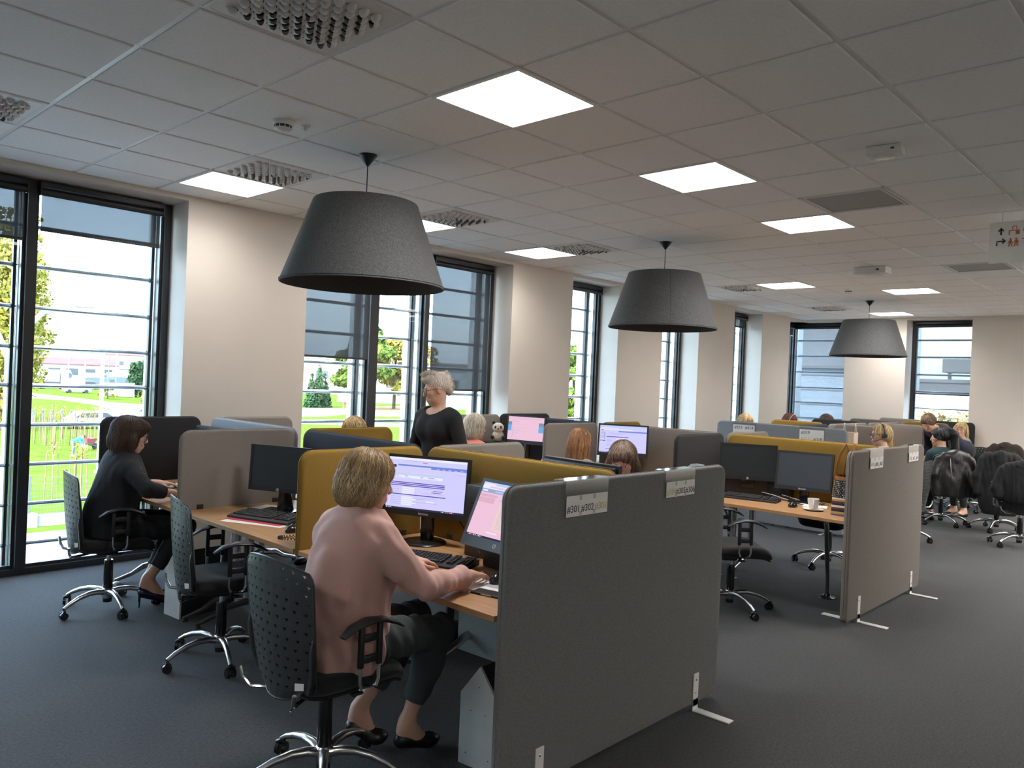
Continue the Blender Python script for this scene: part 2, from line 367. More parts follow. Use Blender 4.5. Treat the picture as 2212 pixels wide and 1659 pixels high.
for i, (a, b) in enumerate(VENTS):
    x, y = (gx(a)+gx(a+1))/2, (gy(b)+gy(b+1))/2
    t = thing('ceiling_vent', vwords[i], 'air vent', (x, y, CZ), 0, 'supply air vents in the ceiling')
    panel_m = MB(); panel_m.bbox((0, 0, .008), (.586, .586, .02), .006); panel_m.obj('plate', 'vent_white', t)
    m = MB(); m.use('vent_white')
    m.tube([(x_, y_, -.001) for x_, y_ in rrect(.55, .55, .03, .03)] and [(p[0], p[1]-.275, -.001) for p in rrect(.55, .55, .03, .03)]+[(rrect(.55, .55, .03, .03)[0][0], rrect(.55, .55, .03, .03)[0][1]-.275, -.001)], .003, 6)
    m.obj('rim', None, t)
    spots = []
    for r in range(9):
        for c in range(8):
            u, v = (c-3.5+(.25 if r % 2 else -.25))*.056, (r-4)*.05
            quad = math.atan2(v, u); q = round(quad/(PI/2))*PI/2
            spots.append((u, v, q))
    if i == 0 or i == 2:
        for u, v, q in spots: link('nozzle', NOZ, t, (u, v, -.002), (0, 0, q))
    else:
        m = MB(); m.ms = ['vent_white', 'vent_dark']
        vs = [v.co.copy() for v in NOZ.vertices]
        for u, v, q in spots:
            R = Matrix.Rotation(q, 3, 'Z'); b0 = len(m.v)
            m.v += [tuple(R @ p+Vector((u, v, -.002))) for p in vs]
            for p in NOZ.polygons: m.f.append(tuple(b0+k for k in p.vertices)); m.m.append(p.material_index)
        tag(m.obj('nozzles', None, t, smooth=True), kind='stuff')
mat('grille', (.36, .36, .35), .6, var=.35, vscale=500)
for i, (a, b) in enumerate(GRILLES):
    x, y = (gx(a)+gx(a+1))/2, (gy(b)+gy(b+1))/2
    t = thing('return_air_grille', ['grey perforated return air grille beside a bright light panel', 'grey perforated return air grille in front of the hanging white sign'][i], 'air vent', (x, y, CZ))
    m = MB()
    for q in (.292, .268):
        for (cx, cy, sx, sy) in ((0, q, 2*q+.012, .012), (0, -q, 2*q+.012, .012), (q, 0, .012, 2*q), (-q, 0, .012, 2*q)): m.bb(cx-sx/2, cx+sx/2, cy-sy/2, cy+sy/2, -.004, .02)
    m.obj('frame', 'vent_white', t); MB().bb(-.286, .286, -.286, .286, .002, .02).obj('perforated_sheet', 'grille', t)
# detectors
def smoke(x, y, label):
    t = thing('smoke_detector', label, 'detector', (x, y, CZ))
    MB().lathe([(.001, 0), (.058, 0), (.060, -.012), (.056, -.022), (.050, -.026)], 24).obj('base', 'white_plastic', t, smooth=True)
    MB().lathe([(.050, -.026), (.048, -.030), (.044, -.034), (.044, -.042)], 24).obj('chamber', 'print_dark', t, smooth=True)
    m = MB(); m.lathe([(.047, -.040), (.049, -.046), (.036, -.056), (.014, -.060), (.001, -.060)], 24)
    for k in range(10):
        a = 2*PI*k/10; m.cyl((.047*math.cos(a), .047*math.sin(a), -.026), (.047*math.cos(a), .047*math.sin(a), -.042), .0028, n=5)
    m.obj('cap', 'white_plastic', t, smooth=True)
smoke(2.291, 4.037, 'white round smoke detector on the ceiling near the largest lampshade'); smoke(10.748, 3.993, 'small white round smoke detector above the far desks')
t = thing('indicator_lamp', 'small white remote indicator nub beside the smoke detector', 'detector', (2.414, 4.005, CZ))
MB().lathe([(.001, 0), (.024, 0), (.025, -.006), (.017, -.010), (.013, -.020), (.006, -.028), (.001, -.030)], 16).obj('body', 'white_plastic', t, smooth=True)
def boxdet(x, y, label, w=.2, d=.1, h=.045, rz=.1):
    t = thing('emergency_light', label, 'detector', (x, y, CZ), rz)
    MB().bbox((0, 0, -h/2), (d, w, h), .008).obj('housing', 'white_plastic', t, smooth=True)
    MB().bbox((0, 0, -h-.006), (d*.6, w*.6, .014), .005).obj('lens', 'acrylic', t, smooth=True)
    MB().bb(-d/2-.002, -d/2, -w*.3, -w*.2, -h*.6, -h*.4).obj('led', 'print_dark', t)
boxdet(4.654, 1.56, 'white box shaped detector on the ceiling above the aisle', .19, .12, .05, .15); boxdet(9.006, 3.095, 'white flat box detector hanging under the ceiling between far light panels', .34, .2, .075, 0)

# ------------------------------------------------------------------ windows
BARS = [.2, .51, .82, 1.13, 1.44, 1.74, 2.05, 2.37, 2.68]
def window(n, w, loc, rz, mull, right_fin=True, left_fin=False, bars=True, corner=False):
    """local x along the wall, y outward, origin at left end on the floor"""
    m = MB(); fw = .055
    m.bb(0, w, 0, .075, 0, .05); m.bb(0, w, 0, .075, ZS-.075, ZS); m.bb(w-fw, w, 0, .075, .05, ZS-.075)
    if not corner: m.bb(0, fw, 0, .075, .05, ZS-.075)
    root = tag(m.obj('window_%d' % n, 'anthracite'), kind='structure'); root.location = loc; root.rotation_euler = (0, 0, rz)
    edges = [fw if not corner else 0]+[e for q in mull for e in q]+[w-fw]
    for (a, b) in mull: MB().bb(a, b, -.012, .095, .05, ZS-.075).obj('mullion', 'anthracite', root)
    for i in range(0, len(edges), 2):
        a, b = edges[i], edges[i+1]
        MB().bb(a, b, .045, .053, .05, ZS-.075).obj('pane', 'glass', root)
        m = MB()
        for (p, q, r, s_) in ((a, b, .05, .075), (a, b, ZS-.10, ZS-.075)): m.bb(p, q, .03, .07, r, s_)
        m.bb(a, a+.022, .03, .07, .075, ZS-.1); m.bb(b-.022, b, .03, .07, .075, ZS-.1); m.obj('sash', 'anthracite', root)
    fins = [(a, b) for a, b in mull]
    if right_fin: fins.append((w-.045, w))
    if left_fin: fins.append((0, .045))
    for (a, b) in fins:
        m = MB(); m.bb(a, b, .10, .36, 0, ZS)
        for q in (.14, .18, .22, .26): m.bb(a-.003, a, q, q+.012, 0, ZS)
        m.obj('outer_fin', 'alu_fin', root)
        MB().bb(a-.035, a-.012, .19, .23, 0, ZS).obj('outer_post', 'anthracite', root)
    if bars:
        for i in range(0, len(edges), 2):
            a, b = edges[i], edges[i+1]
            for z in BARS:
                m = MB(); m.tube([(a-.02, .21, z), (b-.03, .21, z), (b-.005, .21, z)], [.017, .017, .004], 8)
                m.tube([(b-.035, .21, z+.018), (b-.004, .19, z), (b-.035, .21, z-.018)], .005, 5); m.obj('sunshade_bar', 'steel_bar', root, smooth=True)
    MB().bb(0, w, .1, .42, -.03, .0).obj('outer_sill', 'alu_fin', root)
    return root
def blind(label, loc, rz, w, drop, group='roller blinds'):
    """local x along the wall, y outward; cassette at the head"""
    t = thing('roller_blind', label, 'blind', loc, rz, group)
    zt = ZS-.02
    m = MB(); m.bb(0, w, -.07, -.015, zt-.035, zt); m.obj('head_rail', 'anthracite', t)
    m = MB(); m.cyl((.01, -.045, zt-.072), (w-.01, -.045, zt-.072), .026, n=14); m.obj('roller', 'anthracite', t, smooth=True)
    m = MB()
    for x_ in (0, w-.012): m.bb(x_, x_+.012, -.07, -.015, zt-.10, zt-.035)
    m.obj('bracket', 'black_plastic', t)
    if drop:
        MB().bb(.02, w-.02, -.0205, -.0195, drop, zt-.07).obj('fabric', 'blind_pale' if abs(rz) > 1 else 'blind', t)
        MB().bbox((w/2, -.02, drop), (w-.04, .02, .022), .004).obj('bottom_bar', 'anthracite', t)
    return t
window(1, 2.8, (WIN[0][0], YF, 0), 0, [(.94, 1.07), (1.70, 1.765)])  # unseen window, added for daylight on the left part of the floor
window(2, 2.78, (WIN[1][0], YF, 0), 0, [(.94, 1.00), (1.70, 1.762)])
blind('short dusky roller blind above the worker on the lawn', (1.805, YF, 0), 0, .93, 2.635)
blind('dusky roller blind in the narrow pane with the yellow poplar', (1.05, YF, 0), 0, .68, 2.545)
blind('rolled up roller blind at the left of the first window', (.1, YF, 0), 0, .88, 2.6)
window(3, 2.78, (WIN[2][0], YF, 0), 0, [(.96, 1.07), (1.70, 1.765)])
blind('grey roller blind lowered beside the beige pillar', (4.0, YF, 0), 0, .92, 1.795)
blind('grey roller blind lowered behind the standing woman', (5.74, YF, 0), 0, .93, 1.495)
blind('rolled up roller blind over the narrow middle pane', (5.05, YF, 0), 0, .60, 0)
k = 4
for a, b in WIN[3:6]:
    window(k, b-a, (a, YF, 0), 0, []); blind(['rolled up roller blind in the first single window past the pillar', 'rolled up roller blind in the window behind the middle lampshade', 'barely lowered roller blind in the last single window before the corner'][k-4], (a+.04, YF, 0), 0, b-a-.1, 0 if k < 6 else 2.76); k += 1
window(7, XF-WIN[6][0]+.03, (WIN[6][0], YF, 0), 0, [], right_fin=True); blind('barely lowered roller blind at the glazed corner', (WIN[6][0]+.04, YF, 0), 0, .80, 2.76)
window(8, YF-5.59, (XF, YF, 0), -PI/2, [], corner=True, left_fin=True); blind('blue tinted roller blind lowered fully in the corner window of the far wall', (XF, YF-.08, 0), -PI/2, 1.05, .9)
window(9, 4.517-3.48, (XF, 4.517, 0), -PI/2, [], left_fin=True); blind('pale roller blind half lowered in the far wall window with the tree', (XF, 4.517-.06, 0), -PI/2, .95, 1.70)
# ------------------------------------------------------------------ pendant lamps
def pendant(x, y, zb, db, dt, h, label, seam):
    t = thing('pendant_lamp', label, 'lamp', (x, y, 0), 0, 'grey felt pendant lamps')
    MB().lathe([(.001, CZ), (.058, CZ), (.060, CZ-.004), (.040, CZ-.03), (.012, CZ-.066), (.008, CZ-.072), (.001, CZ-.072)], 28).obj('canopy', 'anthracite', t, smooth=True)
    zt = zb+h
    MB().cyl((0, 0, zt-.06), (0, 0, CZ-.07), .0035, n=8).obj('cord', 'black_plastic', t, smooth=True)
    n = 72; m = MB(); m.use('felt'); th = .006
    prof = [(dt/2-.02, zt+.001), (dt/2-.004, zt), (dt/2, zt-.006), (db/2, zb+.006), (db/2+.001, zb), (db/2-.004, zb-.002)]
    m.lathe(prof, n); sh = m.obj('shade', None, t, smooth=True)
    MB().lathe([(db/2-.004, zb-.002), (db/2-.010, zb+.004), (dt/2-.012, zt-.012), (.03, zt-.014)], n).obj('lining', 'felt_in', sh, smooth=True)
    MB().tube([(db/2*math.cos(a)*1.001, db/2*math.sin(a)*1.001, zb+.012) for a in np.linspace(0, 2*PI, 73)], .003, 5).obj('hem', 'felt', sh, smooth=True)
    MB().cyl((math.cos(seam)*dt/2, math.sin(seam)*dt/2, zt-.004), (math.cos(seam)*db/2, math.sin(seam)*db/2, zb+.002), .0022, n=5).obj('seam', 'felt_in', sh)
    m = MB()
    for k in range(3):
        a = 2*PI*k/3; m.cyl((0, 0, zt-.02), (math.cos(a)*(dt/2-.012), math.sin(a)*(dt/2-.012), zt-.02), .003, n=5)
    m.lathe([(.02, zt-.07), (.022, zt-.02), (.001, zt-.02)], 14); m.obj('spider', 'anthracite', t)
    MB().sphere((0, 0, zt-.14), (.045, .045, .055), 16, 10).obj('bulb', 'white_plastic', t, smooth=True)
pendant(2.989, 4.191, 2.205, 1.045, .67, .535, 'large grey felt pendant lampshade, the one nearest above the woman in pink', 1.2)
pendant(6.558, 4.213, 2.205, 1.05, .70, .535, 'grey felt pendant lampshade with a dark front seam, the middle of three', -2.42)
pendant(12.193, 4.209, 2.22, 1.08, .73, .535, 'grey felt pendant lampshade, the one in front of the far wall', 1.9)
# hanging direction sign
t = thing('direction_sign', 'white hanging direction sign with arrows and small orange pictograms', 'sign', (6.76, 1.48, 0))
MB().bb(-.004, .004, -1.0, 0, 2.67, 2.978).obj('board', 'paper', t)
for y in (-.1, -.9): MB().cyl((0, y-(-.02 if y > -.5 else .02), 2.975), (0, y+.02 if y > -.5 else y-.02, CZ), .0025, n=6).obj('cord', 'white_plastic', t)
def sign_text(s, size, y, z, mn):
    o = text_obj(s, size, mn, t, 'lettering', 'LEFT'); o.matrix_local = Matrix(((0, 0, -1, -.0048), (-1, 0, 0, y), (0, 1, 0, z), (0, 0, 0, 1))); return o
sign_text('C  313', .056, -.215, 2.905, 'sign_black'); sign_text('TOALETY', .056, -.21, 2.823, 'sign_black')
m = MB(); m.cyl((-.0055, -.075, 2.88), (-.0055, -.075, 2.925), .005, n=6); m.tube([(-.0055, -.058, 2.908), (-.0055, -.075, 2.93), (-.0055, -.092, 2.908)], .005, 6); m.obj('arrow', 'sign_black', t)
m = MB(); m.tube([(-.0055, -.05, 2.80), (-.0055, -.05, 2.833), (-.0055, -.10, 2.833)], .005, 6); m.tube([(-.0055, -.085, 2.85), (-.0055, -.105, 2.833), (-.0055, -.085, 2.816)], .005, 6); m.obj('arrow', 'sign_black', t)
m = MB(); m.bb(-.006, -.004, -.195, -.125, 2.905, 2.911); m.bb(-.006, -.004, -.131, -.125, 2.875, 2.905); m.bb(-.006, -.004, -.195, -.17, 2.878, 2.905); m.tube([(-.005, -.15, 2.915), (-.005, -.15, 2.94), (-.005, -.175, 2.94), (-.005, -.175, 2.915)], .003, 5); m.obj('pictogram', 'sign_orange', t)
m = MB()
for y in (-.138, -.175):
    m.sphere((-.0048, y, 2.845), (.001, .007, .007), 8, 6); m.cyl((-.0048, y, 2.836), (-.0048, y, 2.812), .006, n=6)
    for s_ in (-1, 1): m.cyl((-.0048, y+s_*.004, 2.815), (-.0048, y+s_*.012, 2.79), .0035, n=5); m.cyl((-.0048, y+s_*.006, 2.833), (-.0048, y+s_*.015, 2.815), .003, n=5)
m.obj('pictogram', 'sign_orange', t)
# ================================================================== furniture builders
def screen(label, x0, x1, y0, y1, fab, z0=.70, z1=1.237, t=.042, rt=.07, group='fabric desk screens', name='desk_screen'):
    """upright fabric screen standing along x or along y"""
    alongx = abs(x1-x0) > abs(y1-y0); w = abs(x1-x0) if alongx else abs(y1-y0)
    th = thing(name, label, 'screen', ((x0+x1)/2, (y0+y1)/2, z0), 0 if alongx else PI/2, group)
    m = MB(); panel(m, w, z1-z0, t, rt, .02 if name == 'desk_screen' else .03); m.obj('panel', fab, th, smooth=True)
    m = MB(); pr = [Vector((a, 0, b)) for a, b in rrect(w+.002, z1-z0+.001, rt, .03)]; m.tube(pr+[pr[0]], .0035, 5); m.obj('piping', fab, th, smooth=True)
    if name == 'desk_screen':
        for s_ in (-1, 1): MB().bbox((s_*w*.33, 0, .045), (.04, t+.02, .05), .004).obj('clamp', 'anthracite', th)
    return th
def floor_screen(label, x0, x1, y, fab, z0=.03, back_foot=False):
    th = screen(label, x0, x1, y, y, fab, z0, 1.237, .05, .055, 'floor standing end screens', 'floor_screen')
    w = x1-x0
    for s_, sides in ((-1, (-1, 1) if back_foot else (-1,)), (1, (-1,))):
        for sd in sides:
            m = MB(); x = s_*(w/2-.23)
            R = []
            yy = sd*.027
            m.bbox((x, yy, .075-z0*0+.0), (.050, .006, .165), .002)
            m.bbox((x, yy+sd*.10, -z0+.003), (.052, .205, .007), .002)
            m.bbox((x, yy, -z0+.03), (.050, .006, .06), .002)
            f = m.obj('foot', 'white_metal', th)
            for zz in (.06, .125): MB().sphere((x, yy+sd*.002, zz), (.007, .003, .007), 10, 6).obj('bolt', 'chrome', f, smooth=True)
    return th
def card_holder(label, loc, words, ycol=(), group='clear number holders', w=.30, h=.15, style='row'):
    """clear acrylic sleeve folded over the top edge of a screen; local x along the screen, -y to the viewer"""
    t = thing('number_holder', label, 'sign', loc, 0, group)
    yf = -.030
    m = MB(); m.bb(-w/2, w/2, yf-.0015, yf, -h, .004); m.bb(-w/2, w/2, yf, .030, .002, .0045); m.bb(-w/2, w/2, .030, .0315, -.06, .0045); m.obj('sleeve', 'acrylic', t)
    c = MB().bb(-w/2+.006, w/2-.006, yf-.0035, yf-.002, -h+.004, -h*.40 if style == 'row' else -.032).obj('card', 'paper', t)
    n = len(words)
    for i, wd in enumerate(words):
        o = text_obj(wd, .041 if style == 'row' else .05, 'print_yellow' if i in ycol else 'print_dark', c, 'lettering')
        x = -w/2+.006+(w-.012)*(i+.5)/n
        o.matrix_local = Matrix(((1, 0, 0, x), (0, 0, -1, yf-.0042), (0, 1, 0, -h*.72-.008 if style == 'row' else -.068), (0, 0, 0, 1)))
        if i and style == 'row':
            x = -w/2+.006+(w-.012)*i/n
            for zz in (-h*.46, -h*.9): MB().bb(x-.008, x+.008, yf-.0039, yf-.0036, zz-.012, zz+.008).obj('tab', 'card_grey', c)
    return t
# ------------------------------------------------------------------ desk
def desk(label, x0, x1, y0, y1, front, legs=True, group='beech desks'):
    """front = -1 or +1: side of the sitter along x"""
    cx, cy = (x0+x1)/2, (y0+y1)/2
    t = thing('desk', label, 'desk', (cx, cy, 0), 0 if front < 0 else PI, group)
    w, d = y1-y0, x1-x0
    MB().bbox((0, 0, .7275), (d, w, .025), .002).obj('desktop', 'beech', t)
    MB().bbox((.05, 0, .69), (.05, w-.2, .045), .003).obj('beam', 'grey_metal', t)
    for s_ in (-1, 1):
        if not legs: break
        y = s_*(w/2-.07)
        MB().tube([(.04, y, .10), (.04, y, .71)], [(.022, .034)]*2, 14).obj('column', 'alu', t, smooth=True)
        f = MB().tube([(-d/2+.10, y, .022), (-d/2+.22, y, .055), (-.1, y, .10), (.04, y, .118), (.16, y, .10), (.26, y, .055), (d/2-.05, y, .022)], [(.012, .016), (.015, .02), (.02, .026), (.026, .03), (.02, .026), (.015, .02), (.012, .016)], 10).obj('foot', 'alu', t, smooth=True)
        for q in (-d/2+.11, d/2-.06): MB().cyl((q, y, 0), (q, y, .018), .022, .016, 12).obj('glide', 'rubber', f)
        MB().bbox((.0, y, .709), (d*.7, .05, .012), .003).obj('bracket', 'alu', t)
    return t
def cabinet(label, loc, rz, w, d, h, gable=False, group='light grey computer cabinets'):
    """local -x is the dotted face"""
    t = thing('computer_cabinet', label, 'cabinet', loc, rz, group)
    if gable: poly = [(-w/2, 0), (w/2, 0), (w/2, h*.70), (.0, h), (-w/2, h*.70)]
    else: poly = [(-w/2, 0), (w/2, 0), (w/2, h), (-w/2, h)]
    m = MB(); m.prism(poly, 0, .012, 'x'); face = m.obj('front_panel', 'grey_metal', t)
    ins = [(a*.97, .004+b*.985) for a, b in poly]
    m = MB(); m.prism(ins, .012, d, 'x'); m.obj('body', 'black_plastic', t)
    for (a, b) in ((-.3, .12), (.3, .12), (-.18, .55), (.2, .55), (-.12, .85) if not gable else (0, .8)):
        MB().sphere((-.0005, a*w, b*h), (.001, .003, .003), 8, 5).obj('screw', 'print_dark', face)
    return t
# ------------------------------------------------------------------ office chair
def chair_parts():
    P = []
    # five-star base
    for k in range(5):
        a = 2*PI*k/5; c, s_ = math.cos(a), math.sin(a)
        pts = [(.02, .115), (.07, .128), (.13, .130), (.20, .116), (.26, .092), (.300, .068)]
        m = MB(); m.tube([(c*r, s_*r, z) for r, z in pts], [(.020, .024), (.019, .022), (.017, .019), (.015, .016), (.013, .014), (.011, .012)], 10, flat=(0, 0, 1))
        P.append(('base_leg', m.use('alu').mesh('base_leg', True) if False else (m, 'alu'), None))
        x, y = c*.30, s_*.30
        m = MB(); m.cyl((x, y, .045), (x, y, .075), .008, n=8)
        tx, ty = -s_, c; ox, oy = -c*.014, -s_*.014
        ang = a+.6*k; ux, uy = math.cos(ang), math.sin(ang)
        for q in (-1, 1): m.cyl((x+ux*q*.008, y+uy*q*.008, .027), (x+ux*q*.024, y+uy*q*.024, .027), .0265, .024, 14)
        m.tube([(x+ux*-.022, y+uy*-.022, .05), (x, y, .060), (x+ux*.022, y+uy*.022, .05)], [.010, .012, .010], 8)
        P.append(('caster', (m, 'gloss_black'), None))
    m = MB(); m.lathe([(.001, .075), (.030, .075), (.034, .085), (.034, .135), (.028, .142), (.001, .142)], 20); P.append(('hub', (m, 'alu'), None))
    m = MB(); m.lathe([(.0285, .05), (.0285, .072)], 16, cap0=True); m.lathe([(.027, .14), (.030, .15), (.028, .32), (.026, .33), (.001, .33)], 20); P.append(('column_cover', (m, 'gloss_black'), None))
    m = MB(); m.cyl((0, 0, .32), (0, 0, .40), .0145, n=14); P.append(('gas_lift', (m, 'chrome'), None))
    m = MB(); m.bbox((-.02, 0, .415), (.26, .17, .05), .02); m.bbox((-.02, 0, .385), (.12, .09, .04), .015); m.cyl((.02, -.16, .40), (.02, -.08, .41), .008, n=8); m.bbox((.02, -.175, .398), (.05, .03, .012), .004); P.append(('mechanism', (m, 'black_plastic'), None))
    # seat cushion
    m = MB(); R = []
    def outline(sc, z, drop):
        out = []
        for k in range(36):
            a = 2*PI*k/36; c, s_ = math.cos(a), math.sin(a)
            e = .36; x = .235*sc*math.copysign(abs(c)**e, c); y = (.235-.012*(c < 0))*sc*math.copysign(abs(s_)**e, s_)
            zz = z-drop*max(0, (x-.13)/.10)**2*.045-.006*(1-(y/.235)**2)*(z > .47)
            out.append(Vector((x+.02, y, zz)))
        return out
    for sc, z in ((.80, .432), (.93, .436), (.985, .450), (1.0, .465), (.985, .484), (.94, .497), (.84, .503), (.5, .500), (.15, .498)): R.append(outline(sc, z, 1))
    m.rings(R); P.append(('seat', (m, 'seat_fabric'), None))
    m = MB(); m.rings([outline(q, z, 1) for q, z in ((.7, .418), (.95, .424), (.97, .436), (.8, .438))]); P.append(('seat_pan', (m, 'black_plastic'), None))
    # backrest shell, perforated with triangles
    ZB0, ZB1 = .40, .935
    def bp(u, v):
        """u -1..1 across, v 0..1 up"""
        wid = .208+.03*math.sin(min(v, 1)*PI*.62)
        if v > .93: wid *= 1-.10*((v-.93)/.07)**2
        if v < .12: wid *= 1-.28*((.12-v)/.12)**2
        z = ZB0+(ZB1-ZB0)*v
        if v > .5: z -= .030*(u*u)*((v-.5)/.5)
        else: z += .035*(u*u)*((.5-v)/.5)
        x = -.235-.045*v*v+.030*math.sin(v*PI)*-.6+.055*u*u*(1-.2*v)
        return Vector((x, u*wid, z))
    nc, nr = 9, 14; th = .005
    front, back, tris = [], [], []
    m = MB(); m.use('shell_plastic')
    def nrm(u, v):
        e = .01; a = bp(u+e, v)-bp(u-e, v); b = bp(u, v+e)-bp(u, v-e); return a.cross(b).normalized()
    def both(uv): p = bp(*uv); n = nrm(*uv); return p+n*th/2, p-n*th/2
    for r in range(nr):
        for c in range(nc):
            u0, u1 = -1+2*c/nc, -1+2*(c+1)/nc; v0, v1 = r/nr, (r+1)/nr
            uc, vc = (u0+u1)/2, (v0+v1)/2
            hole = 0 < r < nr-0 and not (r == nr-1 and False)
            cor = [(u0, v0), (u1, v0), (u1, v1), (u0, v1)]
            if not hole:
                A = [both(q) for q in cor]
                m.add([a[0] for a in A], [(0, 1, 2, 3)]); m.add([a[1] for a in A], [(3, 2, 1, 0)])
                continue
            du, dv = .042, .0125
            off = (.25 if r % 2 else -.25)*2/nc*.5
            tr = [(uc+off, vc-dv*1.1), (uc+off+du, vc+dv*.8), (uc+off-du, vc+dv*.8)]
            A = [both(q) for q in cor+tr]
            for sd in (0, 1):
                fs = [(0, 1, 4), (1, 5, 4), (1, 2, 5), (2, 6, 5), (2, 3, 6), (3, 0, 6), (0, 4, 6)]
                fs = [(0, 1, 4), (1, 2, 5, 4), (2, 3, 6, 5), (3, 0, 4, 6)]
                m.add([a[sd] for a in A], fs if sd == 0 else [f[::-1] for f in fs])
            T = [both(q) for q in tr]
            m.add([T[0][0], T[1][0], T[2][0], T[0][1], T[1][1], T[2][1]], [(0, 1, 4, 3), (1, 2, 5, 4), (2, 0, 3, 5)])
    # rim
    loop = [(-1+2*i/18, 0) for i in range(18)]+[(1, i/28) for i in range(28)]+[(1-2*i/18, 1) for i in range(18)]+[(-1, 1-i/28) for i in range(28)]
    m.tube([bp(*q) for q in loop]+[bp(*loop[0])], .0052, 6); P.append(('backrest', (m, None), None))
    # pad on the front of the shell
    m = MB(); R = []
    for off, sc in ((.006, .90), (.022, .92), (.034, .86), (.040, .6)):
        ring = []
        for k in range(40):
            a = 2*PI*k/40; c, s_ = math.cos(a), math.sin(a); e = .4
            u = .95*sc*math.copysign(abs(c)**e, c); v = .47+.40*sc*math.copysign(abs(s_)**e, s_)
            ring.append(bp(u, v)+Vector((off, 0, 0)))
        R.append(ring)
    m.rings(R); P.append(('back_pad', (m, 'seat_fabric'), None))
    for s_ in (-1, 1):
        m = MB(); m.tube([bp(s_*.97, .05)+Vector((-.010, 0, 0)), bp(s_*.97, .2)+Vector((-.010, s_*.004, 0)), bp(s_*.97, .40)+Vector((-.008, s_*.004, 0)), bp(s_*.97, .50)+Vector((0, s_*.002, 0))], [(.011, .014), (.011, .014), (.010, .012), (.004, .006)], 8, flat=(1, 0, 0)); P.append(('back_bracket', (m, 'black_plastic'), None))
        m = MB(); m.tube([(-.10, s_*.07, .405), (-.20, s_*.11, .395), (-.248, s_*.15, .40), (-.262, s_*.185, .43), (-.268, s_*.198, .47)], .0085, 8); P.append(('back_tube', (m, 'chrome'), None))
        # armrest
        pad = MB(); y = s_*.262
        pad.tube([(-.115, y, .662), (-.07, y, .690), (.0, y, .706), (.07, y, .700), (.13, y, .676), (.165, y, .655)], [(.006, .020), (.010, .030), (.012, .034), (.011, .032), (.008, .026), (.004, .016)], 12, flat=(0, 0, 1)); P.append(('arm_pad', (pad, 'black_plastic'), None))
        m = MB(); m.bbox((-.03, y, .615), (.022, .018, .17), .004); m.bbox((.055, y, .615), (.022, .018, .17), .004); m.bbox((.0125, y, .64), (.07, .012, .03), .003); m.bbox((.0125, y, .56), (.07, .012, .03), .003); P.append(('arm_post', (m, 'black_plastic'), None))
        m = MB(); m.tube([(-.03, y, .56), (-.03, y, .475), (-.022, y, .452), (.0, y-s_*.06, .43), (.0, y-s_*.14, .425)], .0075, 8); m.tube([(.055, y, .56), (.055, y, .475), (.047, y, .452), (.025, y-s_*.06, .43), (.02, y-s_*.14, .425)], .0075, 8); P.append(('arm_tube', (m, 'chrome'), None))
    m = MB(); a = [bp(-.80, .085), bp(-.62, .085), bp(-.62, .145), bp(-.80, .145)]; m.add([p+Vector((-.006, 0, 0)) for p in a]+[p+Vector((-.0045, 0, 0)) for p in a], [(0, 1, 2, 3), (7, 6, 5, 4), (0, 4, 5, 1), (1, 5, 6, 2), (2, 6, 7, 3), (3, 7, 4, 0)]); P.append(('sticker', (m, 'paper'), None))
    out = []
    for nm, (m, mn), _ in P:
        if mn and not m.ms: m.use(mn)
        out.append((nm, m.mesh(nm, smooth=True)))
    return out
CHAIR = chair_parts()
def chair(label, x, y, face_deg, base_deg=0, arms=True, z_up=0., group='black office chairs with perforated backs'):
    t = thing('office_chair', label, 'chair', (x, y, 0), math.radians(face_deg), group)
    for nm, me in CHAIR:
        if not arms and nm.startswith('arm_'): continue
        o = link(nm, me, t)
        if nm in ('base_leg', 'caster'): o.rotation_euler = (0, 0, math.radians(base_deg-face_deg))
        elif z_up and nm not in ('hub', 'column_cover', 'gas_lift'): o.location.z = z_up
    return t
# ------------------------------------------------------------------ monitors, keyboards, mice
for nm, c in {'ui_lilac': (.60, .58, .93), 'ui_white': (.78, .78, .97), 'ui_blue': (.16, .24, .66), 'ui_navy': (.07, .05, .38), 'ui_pale': (.48, .60, .92), 'ui_grey': (.42, .42, .62), 'ui_pink': (.80, .52, .66), 'ui_rose': (.70, .42, .54),
              'ui_cream': (.80, .60, .56), 'ui_head': (.30, .40, .58), 'ui_slate': (.22, .27, .36), 'ui_dark': (.03, .03, .06), 'ui_sky': (.16, .40, .72), 'ui_red': (.6, .1, .12)}.items(): emis(nm, c, .72)
mat('lcd_off', (.020, .026, .030), .32, var=.1, vscale=300); mat('lcd_blue', (.040, .052, .068), .34, var=.05, vscale=300); mat('bezel', (.016, .017, .019), .38); mat('bezel_lit', (.05, .065, .08), .35); mat('white_print', (.7, .7, .7), .5)
